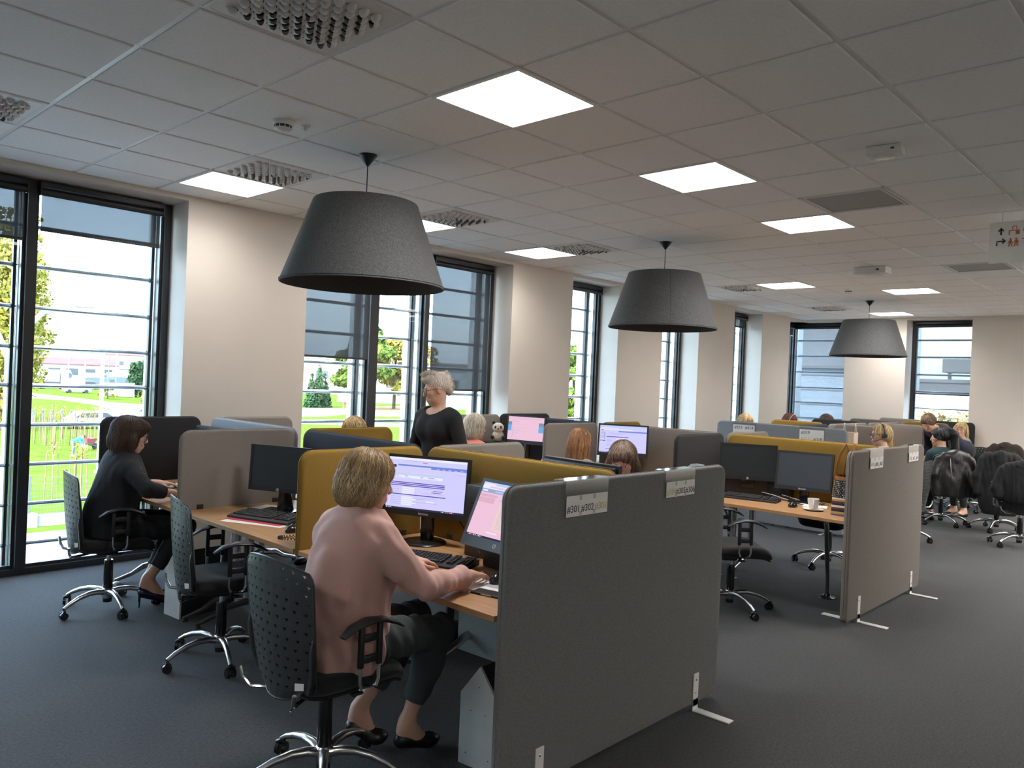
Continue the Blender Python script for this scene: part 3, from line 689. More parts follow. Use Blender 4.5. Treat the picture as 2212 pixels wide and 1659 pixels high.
def monitor(label, loc, face_deg, w=.53, h=.335, zc=.33, tilt=6, kind='off', brand='lenovo', stand='round', bez=.016, chin=.03, group='computer monitors', bezmat='bezel'):
    """loc = foot position on the desk; local -x is the viewing side"""
    t = thing('monitor', label, 'monitor', loc, math.radians(face_deg)+PI, group)
    if stand == 'round':
        MB().lathe([(.001, 0), (.118, 0), (.120, .006), (.112, .013), (.05, .018), (.001, .018)], 32).obj('base', 'gloss_black', t, smooth=True)
        MB().bbox((.03, 0, zc/2), (.03, .075, zc), .01).obj('neck', 'gloss_black', t, smooth=True)
    elif stand == 'plate':
        MB().bbox((.0, 0, .007), (.18, .25, .014), .006).obj('base', 'gloss_black', t, smooth=True)
        MB().tube([(.07, 0, .012), (.06, 0, .12), (.035, 0, zc)], [(.016, .065), (.014, .045), (.012, .045)], 12, flat=(1, 0, 0)).obj('neck', 'gloss_black', t, smooth=True)
    elif stand == 'block':
        MB().bbox((.09, 0, zc*.42), (.10, w*.86, zc*.84), .008).obj('base', 'black_plastic', t, smooth=True)
        MB().bbox((.05, 0, zc*.6), (.05, .12, zc*.8), .01).obj('neck', 'gloss_black', t, smooth=True)
    hd = empty('head', (0, 0, zc), 0, t); hd.rotation_euler = (0, math.radians(tilt), 0)
    b = MB(); b.use(bezmat)
    b.bb(-.012, .012, -w/2, w/2, -h/2, -h/2+chin); b.bb(-.012, .012, -w/2, w/2, h/2-bez, h/2); b.bb(-.012, .012, -w/2, -w/2+bez, -h/2+chin, h/2-bez); b.bb(-.012, .012, w/2-bez, w/2, -h/2+chin, h/2-bez)
    hd2 = b.obj('bezel', None, t); hd2.matrix_local = hd.matrix_local
    bpy.data.objects.remove(hd)
    M0 = Matrix.Translation((0, 0, zc)) @ Matrix.Rotation(math.radians(tilt), 4, 'Y'); hd2.matrix_local = M0
    MB().bbox((.022, 0, 0), (.022, w*.96, h*.94), .008).obj('back_cover', 'black_plastic', hd2, smooth=True)
    MB().bbox((.038, 0, -.01), (.02, w*.45, h*.45), .009).obj('hump', 'black_plastic', hd2, smooth=True)
    sw, sh = w-2*bez, h-bez-chin; zc0 = (chin-bez)/2
    m = MB(); xx = [-.0095]
    def rect(u0, u1, v0, v1, mn, lift=1):
        """u left to right seen by the viewer, v top to bottom, 0..1"""
        m.use(mn); x = -.0095-.0002*lift
        ya, yb = sw/2-u0*sw, sw/2-u1*sw; za, zb = zc0+sh/2-v0*sh, zc0+sh/2-v1*sh
        m.add([(x, ya, za), (x, yb, za), (x, yb, zb), (x, ya, zb)], [(0, 3, 2, 1)])
    R = random.Random(hash(label) % 1000 if False else len(label))
    if kind == 'off': rect(0, 1, 0, 1, 'lcd_off', 0)
    elif kind == 'blue': rect(0, 1, 0, 1, 'lcd_blue', 0)
    elif kind == 'lilac':
        rect(0, 1, 0, 1, 'ui_lilac', 0); rect(0, 1, .0, .045, 'ui_white'); rect(.22, .62, .055, .062, 'ui_grey'); rect(.2, .38, .072, .09, 'ui_pale'); rect(.44, .50, .076, .088, 'ui_red')
        rect(.12, 1, .135, .165, 'ui_blue'); rect(.55, 1, .165, .195, 'ui_blue')
        for k in range(5): rect(.62+.075*k, .655+.075*k, .178, .186, 'ui_white', 2)
        rect(.03, .10, .15, .2, 'ui_dark'); rect(.05, .72, .285, .297, 'ui_cream'); rect(.05, .72, .30, .40, 'ui_pale'); rect(.06, .71, .345, .395, 'ui_white', 2)
        for k, (a, b_) in enumerate(((.08, .14), (.22, .26), (.42, .46), (.52, .6))): rect(a, b_, .355, .362, 'ui_navy', 3); rect(a, b_+.04, .378, .383, 'ui_grey', 3)
        rect(.84, .98, .262, .268, 'ui_grey')
        for v in (.475, .505, .535): rect(.05, .74, v, v+.016, 'ui_navy')
        rect(.05, .18, .455, .463, 'ui_cream')
        for k in range(4): rect(.06, .16, .58+.035*k, .588+.035*k, 'ui_grey'); rect(.2, .36, .575+.035*k, .60+.035*k, 'ui_white')
        rect(.47, .73, .575, .577, 'ui_dark'); rect(.47, .73, .66, .662, 'ui_dark'); rect(.6, .72, .60, .61, 'ui_navy'); rect(.58, .7, .63, .64, 'ui_navy')
        rect(.05, .76, .705, .722, 'ui_navy')
        for k in range(5): rect(.06, .18, .76+.035*k, .768+.035*k, 'ui_grey'); rect(.2, .34+.05*(k % 2), .755+.035*k, .78+.035*k, 'ui_white')
        rect(.36, .66, .76, .762, 'ui_dark'); rect(.36, .66, .845, .847, 'ui_dark'); rect(.38, .5, .78, .79, 'ui_grey'); rect(.52, .62, .81, .83, 'ui_white')
        rect(0, 1, .965, 1, 'ui_dark')
        for k in range(14): rect(.01+.016*k if k < 5 else .72+.018*(k-5), .02+.016*k if k < 5 else .73+.018*(k-5), .975, .99, ('ui_white', 'ui_red', 'ui_pale')[k % 3], 2)
    elif kind == 'pink':
        rect(0, 1, 0, 1, 'ui_pink', 0); rect(0, 1, 0, .05, 'ui_pale'); rect(.02, .2, .02, .05, 'ui_white', 2); rect(0, 1, .05, .12, 'ui_white'); rect(.12, .5, .07, .1, 'ui_pink', 2); rect(0, 1, .12, .19, 'ui_head')
        rect(.02, .1, .14, .17, 'ui_white', 2); rect(.22, .34, .145, .165, 'ui_pale', 2); rect(.0, .28, .22, .27, 'ui_rose'); rect(.05, .12, .24, .25, 'ui_grey', 2); rect(.0, .26, .28, .38, 'ui_rose')
        rect(.36, .72, .36, .84, 'ui_cream')
        for k in range(16): rect(.39, .55+.12*R.random(), .38+.028*k, .386+.028*k, 'ui_grey', 2)
        rect(.33, .6, .29, .302, 'ui_grey'); rect(.3, .46, .88, .9, 'ui_white'); rect(.78, .9, .90, .95, 'ui_slate'); rect(0, 1, .965, 1, 'ui_dark')
        for k in range(10): rect(.02+.025*k, .034+.025*k, .973, .992, ('ui_red', 'ui_white', 'ui_pale')[k % 3], 2)
    elif kind == 'rose':
        rect(0, 1, 0, 1, 'ui_pink', 0); rect(.15, .95, .06, .08, 'ui_rose'); rect(0, .10, .22, .34, 'ui_slate'); rect(0, .10, .34, .60, 'ui_sky'); rect(.86, 1, .22, .36, 'ui_slate'); rect(.86, 1, .36, .62, 'ui_sky')
        rect(.13, .14, .1, .92, 'ui_grey'); rect(.16, .5, .3, .305, 'ui_grey'); rect(.16, .4, .5, .505, 'ui_grey'); rect(.16, .32, .58, .59, 'ui_sky'); rect(.16, .3, .66, .67, 'ui_grey'); rect(.45, .6, .42, .43, 'ui_rose'); rect(.16, .3, .2, .212, 'ui_grey'); rect(0, 1, .97, 1, 'ui_dark')
    elif kind == 'form':
        rect(0, 1, 0, 1, 'ui_lilac', 0); rect(0, 1, 0, .07, 'ui_pale'); rect(.05, .4, .08, .1, 'ui_white'); rect(0, .7, .13, .16, 'ui_white'); rect(.4, 1, .19, .235, 'ui_blue'); rect(.03, .08, .15, .19, 'ui_red'); rect(.02, .12, .24, .5, 'ui_grey')
        for k in range(8): rect(.03, .09, .26+.045*k, .275+.045*k, 'ui_white', 2)
        rect(.15, .62, .40, .425, 'ui_navy'); rect(.02, .12, .55, .58, 'ui_navy')
        for k in range(7): rect(.15, .22+.1*R.random(), .45+.05*k, .462+.05*k, 'ui_grey'); rect(.35, .55, .45+.05*k, .465+.05*k, 'ui_white')
        rect(.2, .75, .27, .28, 'ui_grey'); rect(.2, .5, .31, .32, 'ui_grey'); rect(.14, .62, .85, .865, 'ui_navy'); rect(0, 1, .96, 1, 'ui_dark')
        for k in range(6): rect(.02+.03*k, .035+.03*k, .968, .99, 'ui_white', 2)
    m.obj('display', None, hd2)
    if brand:
        if brand == 'dot':
            mm = MB(); mm.tube([(-.0125, .009*math.cos(a), -h/2+chin/2+.009*math.sin(a)) for a in np.linspace(0, 2*PI, 17)], .0016, 5); mm.cyl((-.0125, -.0015, -h/2+chin/2-.004), (-.0125, .0025, -h/2+chin/2+.005), .001, n=5); mm.cyl((-.0125, -.0045, -h/2+chin/2-.005), (-.0125, -.0015, -h/2+chin/2+.003), .001, n=5); mm.obj('logo', 'white_print', hd2)
        else:
            o = text_obj(brand, .022, 'white_print', hd2, 'logo'); o.matrix_local = Matrix(((0, 0, -1, -.0126), (-1, 0, 0, 0), (0, 1, 0, -h/2+chin/2), (0, 0, 0, 1)))
    return t
mat('keycap', (.035, .036, .038), .5); mat('kb_case', (.014, .014, .016), .45)
def keyboard(label, loc, rz_deg, w=.45, d=.155, group='black keyboards', rest=True):
    """local +x away from the typist"""
    t = thing('keyboard', label, 'keyboard', loc, math.radians(rz_deg), group)
    m = MB(); m.prism([(-d/2, 0), (d/2, 0), (d/2, .024), (d/2-.02, .028), (-d/2+.03, .016), (-d/2, .010)], -w/2, w/2, 'y'); m.obj('case', 'kb_case', t)
    m = MB(); zt = lambda x: .016+(x+d/2-.03)*.012/(d-.05)
    rows = 6; x0 = -d/2+.036 if rest else -d/2+.014
    for r in range(rows):
        x = x0+r*(d/2-.012-x0)/(rows-.5); y = w/2-.012
        while y > -w/2+.022:
            kw = .0165; 
            if r == 0 and abs(y-.09) < .06: kw = .10
            if abs(y+.085) > .006 and abs(y+.145) > .006: m.bbox((x+.006, y-kw/2, zt(x)+.005), (.0155, kw-.002, .009), .002, n=1)
            y -= kw+.0022
    tag(m.obj('keys', 'keycap', t), kind='stuff')
    MB().bb(d/2-.018, d/2-.014, -w/2+.03, -w/2+.075, .0275, .0285).obj('logo', 'white_print', t)
    return t
def mouse(label, loc, rz_deg, s=1., group='black mice'):
    t = thing('mouse', label, 'mouse', loc, math.radians(rz_deg), group)
    m = MB(); R = []
    for z, q in ((0, .94), (.006, 1.0), (.014, .98), (.024, .84), (.031, .58), (.035, .2)):
        R.append([Vector(((.055*math.cos(a)*(1 if z < .02 else .92)-.006*(z/.035))*q*s, .031*math.sin(a)*q*s*(1-.12*math.cos(a)), z*s*(1-.25*math.cos(a)*(z/.035)))) for a in np.linspace(0, 2*PI, 24, endpoint=False)])
    m.rings(R); m.obj('shell', 'gloss_black', t, smooth=True)
    MB().cyl((.028*s, -.003, .026*s), (.028*s, .003, .026*s), .006*s, n=10).obj('wheel', 'rubber', t)
    MB().tube([(.05*s, 0, .008), (.10, .01, .003), (.16, .05, .003), (.22, .06, .003)], .0018, 5).obj('cable', 'rubber', t)
    return t
# ================================================================== desk islands
# --- near island: spine along y at x = 2.96
floor_screen('grey floor standing screen carrying the number cards 301 to 306', 2.135, 3.80, 2.03, 'fab_grey')
card_holder('clear holder with number cards 301, 302 and 303', (2.60, 2.03, 1.237), ['#301', '#302', '#303'], (2,), w=.29, h=.15)
card_holder('clear holder with a yellow 304 card first, towards the free end of the grey screen', (3.335, 2.03, 1.237), ['#304', '#305', '#306'], (0,), w=.27, h=.13)
SP = 2.965
screen('mustard desk screen along the spine beside the end screen, behind the lilac monitor', SP, SP, 2.10, 3.44, 'fab_yellow')
screen('navy desk screen along the spine, the next after the mustard one', SP-.01, SP-.01, 3.50, 4.74, 'fab_navy')
screen('pale blue grey desk screen along the spine next to the window pillar', SP-.01, SP-.01, 4.86, 6.12, 'fab_blue')
screen('mustard desk screen between the woman in pink and the empty chair', 2.13, 2.93, 3.465, 3.465, 'fab_yellow')
screen('warm grey desk screen behind the switched off monitor and empty chair', 2.125, 2.92, 4.84, 4.84, 'fab_brown')
screen('black desk screen behind the woman in the black blazer', 2.12, 2.88, 6.19, 6.19, 'fab_black')
screen('grey desk screen on the far side of the mustard spine screen', 3.0, 3.77, 3.44, 3.44, 'fab_warm')
screen('mustard desk screen with a blonde head above it, near the window', 2.98, 3.75, 4.80, 4.80, 'fab_yellow')
screen('brownish grey desk screen in front of the beige window pillar', 2.98, 3.65, 6.08, 6.08, 'fab_brown')
desk('beech desk of the woman in pink', 2.13, 2.935, 2.06, 3.44, -1); desk('beech desk with the switched off monitor and red edged papers', 2.13, 2.935, 3.49, 4.82, -1); desk('beech desk of the woman in the black blazer', 2.13, 2.935, 4.86, 6.17, -1)
desk('beech desk behind the mustard spine screen', 2.99, 3.78, 2.06, 3.42, 1); desk('beech desk behind the navy spine screen', 2.99, 3.78, 3.47, 4.78, 1); desk('beech desk by the window pillar', 2.99, 3.78, 4.82, 6.06, 1)
cabinet('gabled light grey cabinet on the carpet under the desk of the woman in pink', (2.32, 2.31, 0), .12, .20, .40, .43, True)
cabinet('gabled light grey cabinet between the black blazer woman and the empty chair', (2.22, 5.08, 0), .1, .19, .40, .42, True)
cabinet('narrow light grey cabinet under the far desk, beside the woman in pink', (3.27, 3.68, 0), .05, .20, .42, .52)
cabinet('broad light grey cabinet under the far desk, next to the end screen', (3.26, 3.27, 0), .05, .34, .42, .55)
# --- middle island: spine at x = 6.50
floor_screen('beige grey floor standing screen at the end of the middle island', 5.62, 7.27, 2.03, 'fab_warm', back_foot=True)
card_holder('clear holder with three cards on the beige end screen, nearer the bag', (6.08, 2.03, 1.237), ['#30', '#01', '#02'], (0,), w=.28, h=.14)
card_holder('clear holder with three cards on the beige end screen, nearer the coats', (6.95, 2.03, 1.237), ['#30', '#3', '#4'], (0,), w=.26, h=.13)
SQ = 6.50
screen('mustard desk screen behind the two dark monitors and the striped bag', SQ, SQ, 2.10, 3.42, 'fab_yellow'); screen('grey desk screen along the spine behind the lilac form monitor', SQ, SQ, 3.48, 4.86, 'fab_warm'); screen('navy desk screen along the spine behind the rose monitor', SQ, SQ, 4.94, 6.15, 'fab_navy')
screen('black desk screen next to the grey cap, behind the numbered end screen', 5.66, 6.46, 3.46, 3.46, 'fab_black'); screen('warm grey desk screen in front of the woman with long red hair', 5.64, 6.46, 4.885, 4.885, 'fab_brown'); screen('brownish grey desk screen behind the woman in coral', 5.60, 6.42, 6.25, 6.25, 'fab_brown')
screen('pale grey desk screen on the far side of the mustard screen with the bag', 6.54, 7.36, 3.46, 3.46, 'fab_warm'); screen('mustard desk screen just showing above the lilac form monitor', 6.54, 7.24, 4.88, 4.88, 'fab_yellow'); screen('black desk screen just showing above the rose monitor', 6.54, 7.42, 6.36, 6.36, 'fab_black')
desk('beech desk with the striped bag and white cup', 5.66, 6.47, 2.06, 3.43, -1, legs=False); desk('beech desk of the woman with long red hair', 5.66, 6.47, 3.49, 4.86, -1); desk('beech desk of the woman in coral', 5.66, 6.47, 4.91, 6.22, -1)
desk('beech desk on the far side of the striped bag', 6.53, 7.33, 2.06, 3.43, 1); desk('beech desk on the far side of the lilac form monitor', 6.53, 7.33, 3.49, 4.86, 1); desk('beech desk on the far side of the rose monitor', 6.53, 7.33, 4.91, 6.22, 1)
dk = next(o for o in bpy.data.objects if o.get('label') == 'beech desk with the striped bag and white cup'); ox, oy = dk.location.x, dk.location.y
lg = MB().tube([(5.74-ox, 2.22-oy, .70), (5.86-ox, 2.26-oy, .64), (6.12-ox, 2.35-oy, .40), (6.28-ox, 2.40-oy, .2), (6.34-ox, 2.42-oy, .03)], [.017, .018, .018, .016, .015], 10).obj('leg', 'alu', dk, smooth=True)
MB().lathe([(.001, .0), (.07, 0), (.068, .008), (.03, .018), (.02, .035), (.001, .035)], 20, (6.34-ox, 2.42-oy, 0)).obj('foot_disc', 'gloss_black', lg, smooth=True)
MB().bbox((5.76-ox, 2.22-oy, .708), (.10, .08, .014), .004).obj('bracket', 'alu', lg)
for y in (3.22, 3.36):
    lg = MB().lathe([(.045, 0), (.045, .008), (.024, .016), (.024, .70), (.05, .704), (.05, .715), (.001, .715)], 18, (6.28-ox, y-oy, 0), cap0=True).obj('column', 'alu', dk, smooth=True)
    MB().cyl((6.26-ox, y-oy, .45), (6.02-ox, y-oy, .70), .010, n=8).obj('brace', 'alu', lg, smooth=True)
# --- far island: spine along x at y = 4.10, end screen facing us
th = screen('light grey end screen with cards 313 and 319 hung over it', 9.05, 9.05, 3.30, 4.92, 'fab_blue', .03, 1.237, .05, .06, 'floor standing end screens', 'floor_screen')
for s_ in (-1, 1): MB().bbox((s_*.55, -.1, -.027), (.04, .24, .006), .002).obj('foot', 'white_metal', th)
for lab, y, words, yc in (('clear double row number holder with cards 313 and 314', 4.55, ['#313', '#314'], ()), ('clear two row holder reading 319 above a yellow 317', 3.70, ['#319', ''], ())):
    h = card_holder(lab, (9.05, y, 1.237), words, yc, w=.30, h=.22, style='tall'); h.rotation_euler = (0, 0, -PI/2)
    for c_ in h.children:
        if c_.name.startswith('card'):
            for k, (wd, mn) in enumerate((('#315', 'print_yellow'), ('#316', 'print_dark')) if '313' in lab else (('#317', 'print_yellow'), ('#318', 'print_dark'))):
                o = text_obj(wd, .05, mn, c_, 'lettering'); o.matrix_local = Matrix(((1, 0, 0, -.07+.145*k), (0, 0, -1, -.0342), (0, 1, 0, -.140), (0, 0, 0, 1)))
        
for (lab, x, y0, y1, fab) in (('grey desk screen behind the woman with the headset and glasses', 10.52, 3.32, 4.02, 'fab_warm'), ('grey desk screen beyond the woman with the headset, towards the far wall', 12.02, 3.34, 4.02, 'fab_warm'), ('mustard desk screen behind the man in navy', 13.55, 3.40, 4.05, 'fab_yellow'), ('black desk screen behind the smiling blonde woman', 14.93, 3.36, 4.05, 'fab_black'),
                              ('mustard desk screen in front of the red haired person with a hairband', 10.58, 4.18, 4.92, 'fab_yellow'), ('black desk screen in front of the short haired person by the far window', 11.92, 4.18, 4.90, 'fab_black'), ('grey desk screen, the farthest by the corner window', 13.38, 4.18, 4.86, 'fab_warm'), ('dim grey desk screen against the far wall', 14.93, 4.18, 4.9, 'fab_warm')):
    screen(lab, x, x, y0, y1, fab)
for (lab, x0, x1, fab) in (('dark low desk screen along the far spine behind the numbered end screen', 9.1, 10.5, 'fab_black'), ('grey desk screen along the far spine, second section', 10.55, 11.95, 'fab_warm'), ('grey desk screen along the far spine, third section', 12.05, 13.4, 'fab_warm'), ('mustard desk screen along the far spine, last section', 13.6, 14.88, 'fab_yellow')):
    screen(lab, x0, x1, 4.10, 4.10, fab, z1=1.225)
FD = [(9.1, 10.49), (10.62, 11.88), (12.06, 13.34), (13.6, 14.88)]
fdw = ['nearest the numbered end screen', 'second from the numbered end screen', 'third from the numbered end screen', 'closest to the far wall']
for i, (x0, x1) in enumerate(FD):
    for s_, (y0, y1), sd in ((-1, (3.33, 4.07), 'aisle'), (1, (4.13, 4.9), 'window')):
        t = desk('far island desk on the %s side, %s' % (sd, fdw[i]), -(y1-y0)/2, (y1-y0)/2, -(x1-x0)/2, (x1-x0)/2, -1); t.location = ((x0+x1)/2, (y0+y1)/2, 0); t.rotation_euler = (0, 0, PI/2 if s_ < 0 else -PI/2)
# ================================================================== chairs
chair('black perforated office chair with a sticker, behind the woman in pink', 1.80, 2.66, 0, 20)
chair('empty black office chair turned sideways at the mustard screen', 2.10, 4.16, -13, 38)
chair('black office chair under the woman in the black blazer', 1.97, 5.50, -9, 52)
chair('empty black office chair at the desk with the bag, back hidden by the end screen', 5.40, 2.78, -45, 243)
chair('black office chair pushed under the far side behind the striped bag', 7.48, 2.86, 180, 30)
chair('black office chair of the woman with long red hair', 5.10, 4.10, 4, 10)
chair('black office chair of the woman in coral', 5.25, 5.55, 0, 10)
chair('black office chair of the brown haired woman with a fringe', 4.22, 2.80, 180, 0)
chair('black office chair by the standing woman in black', 4.40, 5.05, 200, 0)
chair('black office chair of the blonde woman by the window', 4.15, 5.62, 180, 0)
chair('office chair with a black leather jacket, ponytail woman sitting on it', 11.25, 2.88, 40, 15)
chair('empty office chair between the leather jacket and the smiling blonde', 12.95, 3.0, 150, 5)
chair('office chair of the smiling blonde woman with a light grey back', 14.3, 3.12, 75, 25)
chair('office chair of the blonde woman with headset and glasses', 9.55, 2.85, 90, 0)
chair('office chair with a long black coat over its back', 11.35, 2.27, 15, 35)
chair('office chair with a dark brown jacket near the far wall', 13.2, 2.62, 20, 10)
chair('black office chair cut by the right edge, nearest the aisle', 10.35, 1.84, 12, 10)
for i, (x, y) in enumerate(((10.0, 5.3), (11.45, 5.3), (12.7, 5.2))): chair('office chair on the window side of the far island, ' + ['under the blonde head', 'under the red hair', 'under the short brown hair'][i], x, y, -90, 0)
# ================================================================== things on the desks
DZ = .74
monitor('large monitor with a lilac form, in front of the woman in pink', (2.765, 3.22, DZ), 202, .505, .325, .305, 6, 'lilac', 'lenovo', 'round')
monitor('tilted monitor with a pink page half hidden by the end screen', (2.60, 2.46, DZ), 176, .47, .33, .265, 24, 'pink', 'dot', 'block', chin=.05, bezmat='bezel_lit')
monitor('switched off monitor at the empty desk behind the mustard screen', (2.60, 4.45, DZ), 203, .45, .29, .275, 3, 'off', 'dot', 'plate', chin=.028)
monitor('monitor peeping over the warm grey screen, at the black blazer desk', (2.74, 5.62, DZ), 190, .48, .31, .30, 4, 'off', None, 'round')
monitor('monitor with its back to us in front of the woman with a fringe', (3.36, 2.62, DZ), -6, .56, .34, .31, 6, 'form', None, 'round')
monitor('second monitor with its back to us beside the first one', (3.30, 3.16, DZ), -14, .50, .33, .29, 6, 'form', None, 'round')
monitor('rose coloured monitor of the woman in coral', (6.22, 5.65, DZ), 192, .475, .305, .37, 6, 'rose', None, 'round')
monitor('lilac form monitor of the woman with long red hair', (6.23, 4.39, DZ), 207, .485, .31, .36, 8, 'form', None, 'round')
monitor('switched off black monitor on a black computer box', (6.25, 3.10, DZ), 205, .47, .305, .285, 6, 'off', 'dot', 'block')
monitor('switched off monitor with a blue grey sheen beside the bag', (6.27, 2.62, DZ), 186, .45, .315, .255, 10, 'blue', 'lenovo', 'round')
keyboard('black keyboard under the right hand of the woman in pink', (2.50, 2.86, DZ), 22)
keyboard('black keyboard on red edged papers at the empty desk', (2.42, 4.27, DZ+.004), 19, .46, .175)
keyboard('dark keyboard of the woman in the black blazer', (2.36, 5.52, DZ), 8)
keyboard('black keyboard in front of the two dark monitors', (6.04, 2.96, DZ), 10, .45, .15)
mouse('black mouse beside the mustard screen', (2.36, 3.86, DZ), 10, 1.1); mouse('black mouse under the hand of the woman in pink', (2.50, 2.40, DZ+.001), 15); mouse('small black mouse near the white cup', (5.97, 2.57, DZ), 0); mouse('black mouse under the hand of the woman in the blazer', (2.30, 5.18, DZ), 10)
# computer box behind the tilted monitor
def pcbox(label, loc, rz, d): 
    t = thing('computer_box', label, 'computer', loc, math.radians(rz)); MB().bbox((0, 0, d[2]/2), d, .006).obj('case', 'black_plastic', t, smooth=True)
    m = MB()
    for k in range(7): m.bb(-d[0]/2-.001, -d[0]/2, -d[1]*.4, d[1]*.4, d[2]*(.2+.09*k), d[2]*(.2+.09*k)+.004)
    m.obj('grille', 'gloss_black', t); return t
pcbox('black computer box standing behind the tilted pink monitor', (2.80, 2.70, DZ), 0, (.10, .38, .36)); pcbox('black computer box under the rose monitor carrying the panda', (6.12, 5.98, DZ), 5, (.26, .22, .22)); pcbox('low black computer box behind the dark monitors', (6.40, 2.98, DZ), 0, (.09, .42, .13))
# papers
def sheet(label, loc, rz, w, d, mn='paper', n=2, cat='paper', group=None):
    t = thing('paper_sheet', label, cat, loc, math.radians(rz), group)
    for k in range(n): MB().bb(-d/2, d/2, -w/2, w/2, .0006*k, .0006*k+.0005).obj('sheet', mn, t, loc=(random.uniform(-.006, .006), random.uniform(-.006, .006), 0), rot=(0, 0, random.uniform(-.05, .05)))
    return t
mat('red_paper', (.55, .05, .08), .5); mat('cover', (.45, .46, .52), .5)
sheet('white papers with red edge under the black keyboard', (2.36, 4.24, DZ), 24, .42, .21); tag(MB().bb(-.10, .10, -.21, .20, 0, .0015).obj('folder', 'red_paper', None, loc=(2.39, 4.27, DZ+.0015), rot=(0, 0, .35)), 'thin red folder edge between papers and keyboard', 'folder')
sheet('white sheets behind the keyboard at the empty desk', (2.63, 4.58, DZ), 15, .3, .2); sheet('small white note between mouse and mustard screen', (2.48, 3.78, DZ), 30, .1, .14, n=1)
sheet('white sheet under the forearm of the woman in pink', (2.29, 2.88, DZ), 30, .16, .12)
t = thing('leaflet', 'glossy leaflet with a dark stripe under the mouse hand', 'paper', (2.42, 2.41, DZ), math.radians(10)); MB().bb(-.10, .10, -.13, .13, 0, .0008).obj('sheet', 'paper', t); MB().bb(-.02, .03, -.12, .02, .0009, .0012).obj('print', 'cover', t); MB().bb(.04, .09, -.1, .1, .0009, .0012).obj('print', 'card_grey', t)
t = thing('smartphone', 'black smartphone lying by the edge of the end screen', 'phone', (2.33, 2.285, DZ), math.radians(12)); MB().bbox((0, 0, .0045), (.072, .148, .009), .004).obj('body', 'black_plastic', t, smooth=True); MB().bb(-.031, .031, -.062, .062, .0091, .0094).obj('display', 'lcd_off', t); MB().bb(-.036, -.034, -.03, .02, .003, .007).obj('button', 'chrome', t)
tag(MB().bbox((0, 0, .006), (.05, .04, .012), .003).obj('access_card', 'white_plastic', None, loc=(2.68, 2.58, DZ)), 'small white card below the tilted monitor', 'card')
m = MB(); pts = []
for i in range(220):
    s_ = i/219*2*PI*.92; cx, cy = .045*math.cos(s_), .11*math.sin(s_); a = i*.95
    pts.append((cx+.0065*math.cos(a)*math.cos(s_), cy+.0065*math.cos(a)*math.sin(s_), .010+.0065*math.sin(a)))
m.tube(pts, .0022, 5); tag(m.obj('handset_cord', 'rubber', None, smooth=True, loc=(2.28, 3.67, DZ), rot=(0, 0, .9)), 'black coiled handset cord lying by the mustard screen', 'cord')
# black blazer desk: open book, photo frame
t = thing('open_notebook', 'open paper notebook on the desk of the woman in the blazer', 'notebook', (2.52, 5.72, DZ), .3)
for s_ in (-1, 1):
    m = MB(); m.rings([[Vector((-.12, s_*y, z)) for y, z in ((0, .001), (0, .018), (.03, .024), (.10, .018), (.17, .010), (.17, .001))], [Vector((.12, s_*y, z)) for y, z in ((0, .001), (0, .018), (.03, .024), (.10, .018), (.17, .010), (.17, .001))]]); m.obj('page_block', 'paper', t, smooth=True)
MB().cyl((-.02, .02, .028), (.06, .12, .022), .004, n=8).obj('pen', 'ui_navy' if False else 'print_dark', t); MB().bb(-.11, -.06, .05, .12, .02, .022).obj('sticky_note', 'sticky' if False else 'cover', t)
t = thing('photo_frame', 'white photo frame leaning by the warm grey screen', 'picture frame', (2.66, 5.02, DZ), -2.3)
R = Matrix.Rotation(math.radians(-16), 3, 'X'); m = MB()
for c_, d_ in (((0, 0, .012), (.17, .014, .024)), ((0, 0, .222), (.17, .014, .024)), ((-.073, 0, .117), (.024, .014, .19)), ((.073, 0, .117), (.024, .014, .19))): m.box(R @ Vector(c_), d_, R)
m.obj('frame', 'white_plastic', t); MB().box(R @ Vector((0, .002, .117)), (.125, .004, .19), R).obj('picture', 'fab_navy', t); MB().box((0, .04, .08), (.03, .004, .17), Matrix.Rotation(math.radians(18), 3, 'X')).obj('strut', 'white_plastic', t)
# middle island: cup, saucer, bag, calendar, plush, cables
t = thing('coffee_cup', 'white square shouldered cup with handle on a saucer beside the bag', 'cup', (5.94, 2.40, DZ+.012), .4)
m = MB(); m.lathe([(.001, .004), (.026, .004), (.032, .012), (.040, .045), (.043, .078), (.0415, .079), (.038, .045), (.028, .014), (.001, .012)], 24); m.obj('bowl', 'white_plastic', t, smooth=True); MB().tube([(-.040, 0, .066), (-.062, 0, .060), (-.068, 0, .040), (-.052, 0, .024), (-.034, 0, .022)], .005, 8).obj('handle', 'white_plastic', t, smooth=True)
tag(MB().lathe([(.001, .004), (.03, .003), (.05, .005), (.074, .012), (.075, .014), (.05, .009), (.028, .008), (.001, .008)], 28).obj('saucer', 'white_plastic', None, smooth=True, loc=(5.94, 2.40, DZ)), 'white saucer under the cup beside the bag', 'saucer')
tag(MB().bbox((0, 0, .006), (.12, .18, .012), .003).obj('notepad', 'paper', None, loc=(6.1, 2.45, DZ), rot=(0, 0, .3)), 'small pad of notes behind the white cup', 'notepad')
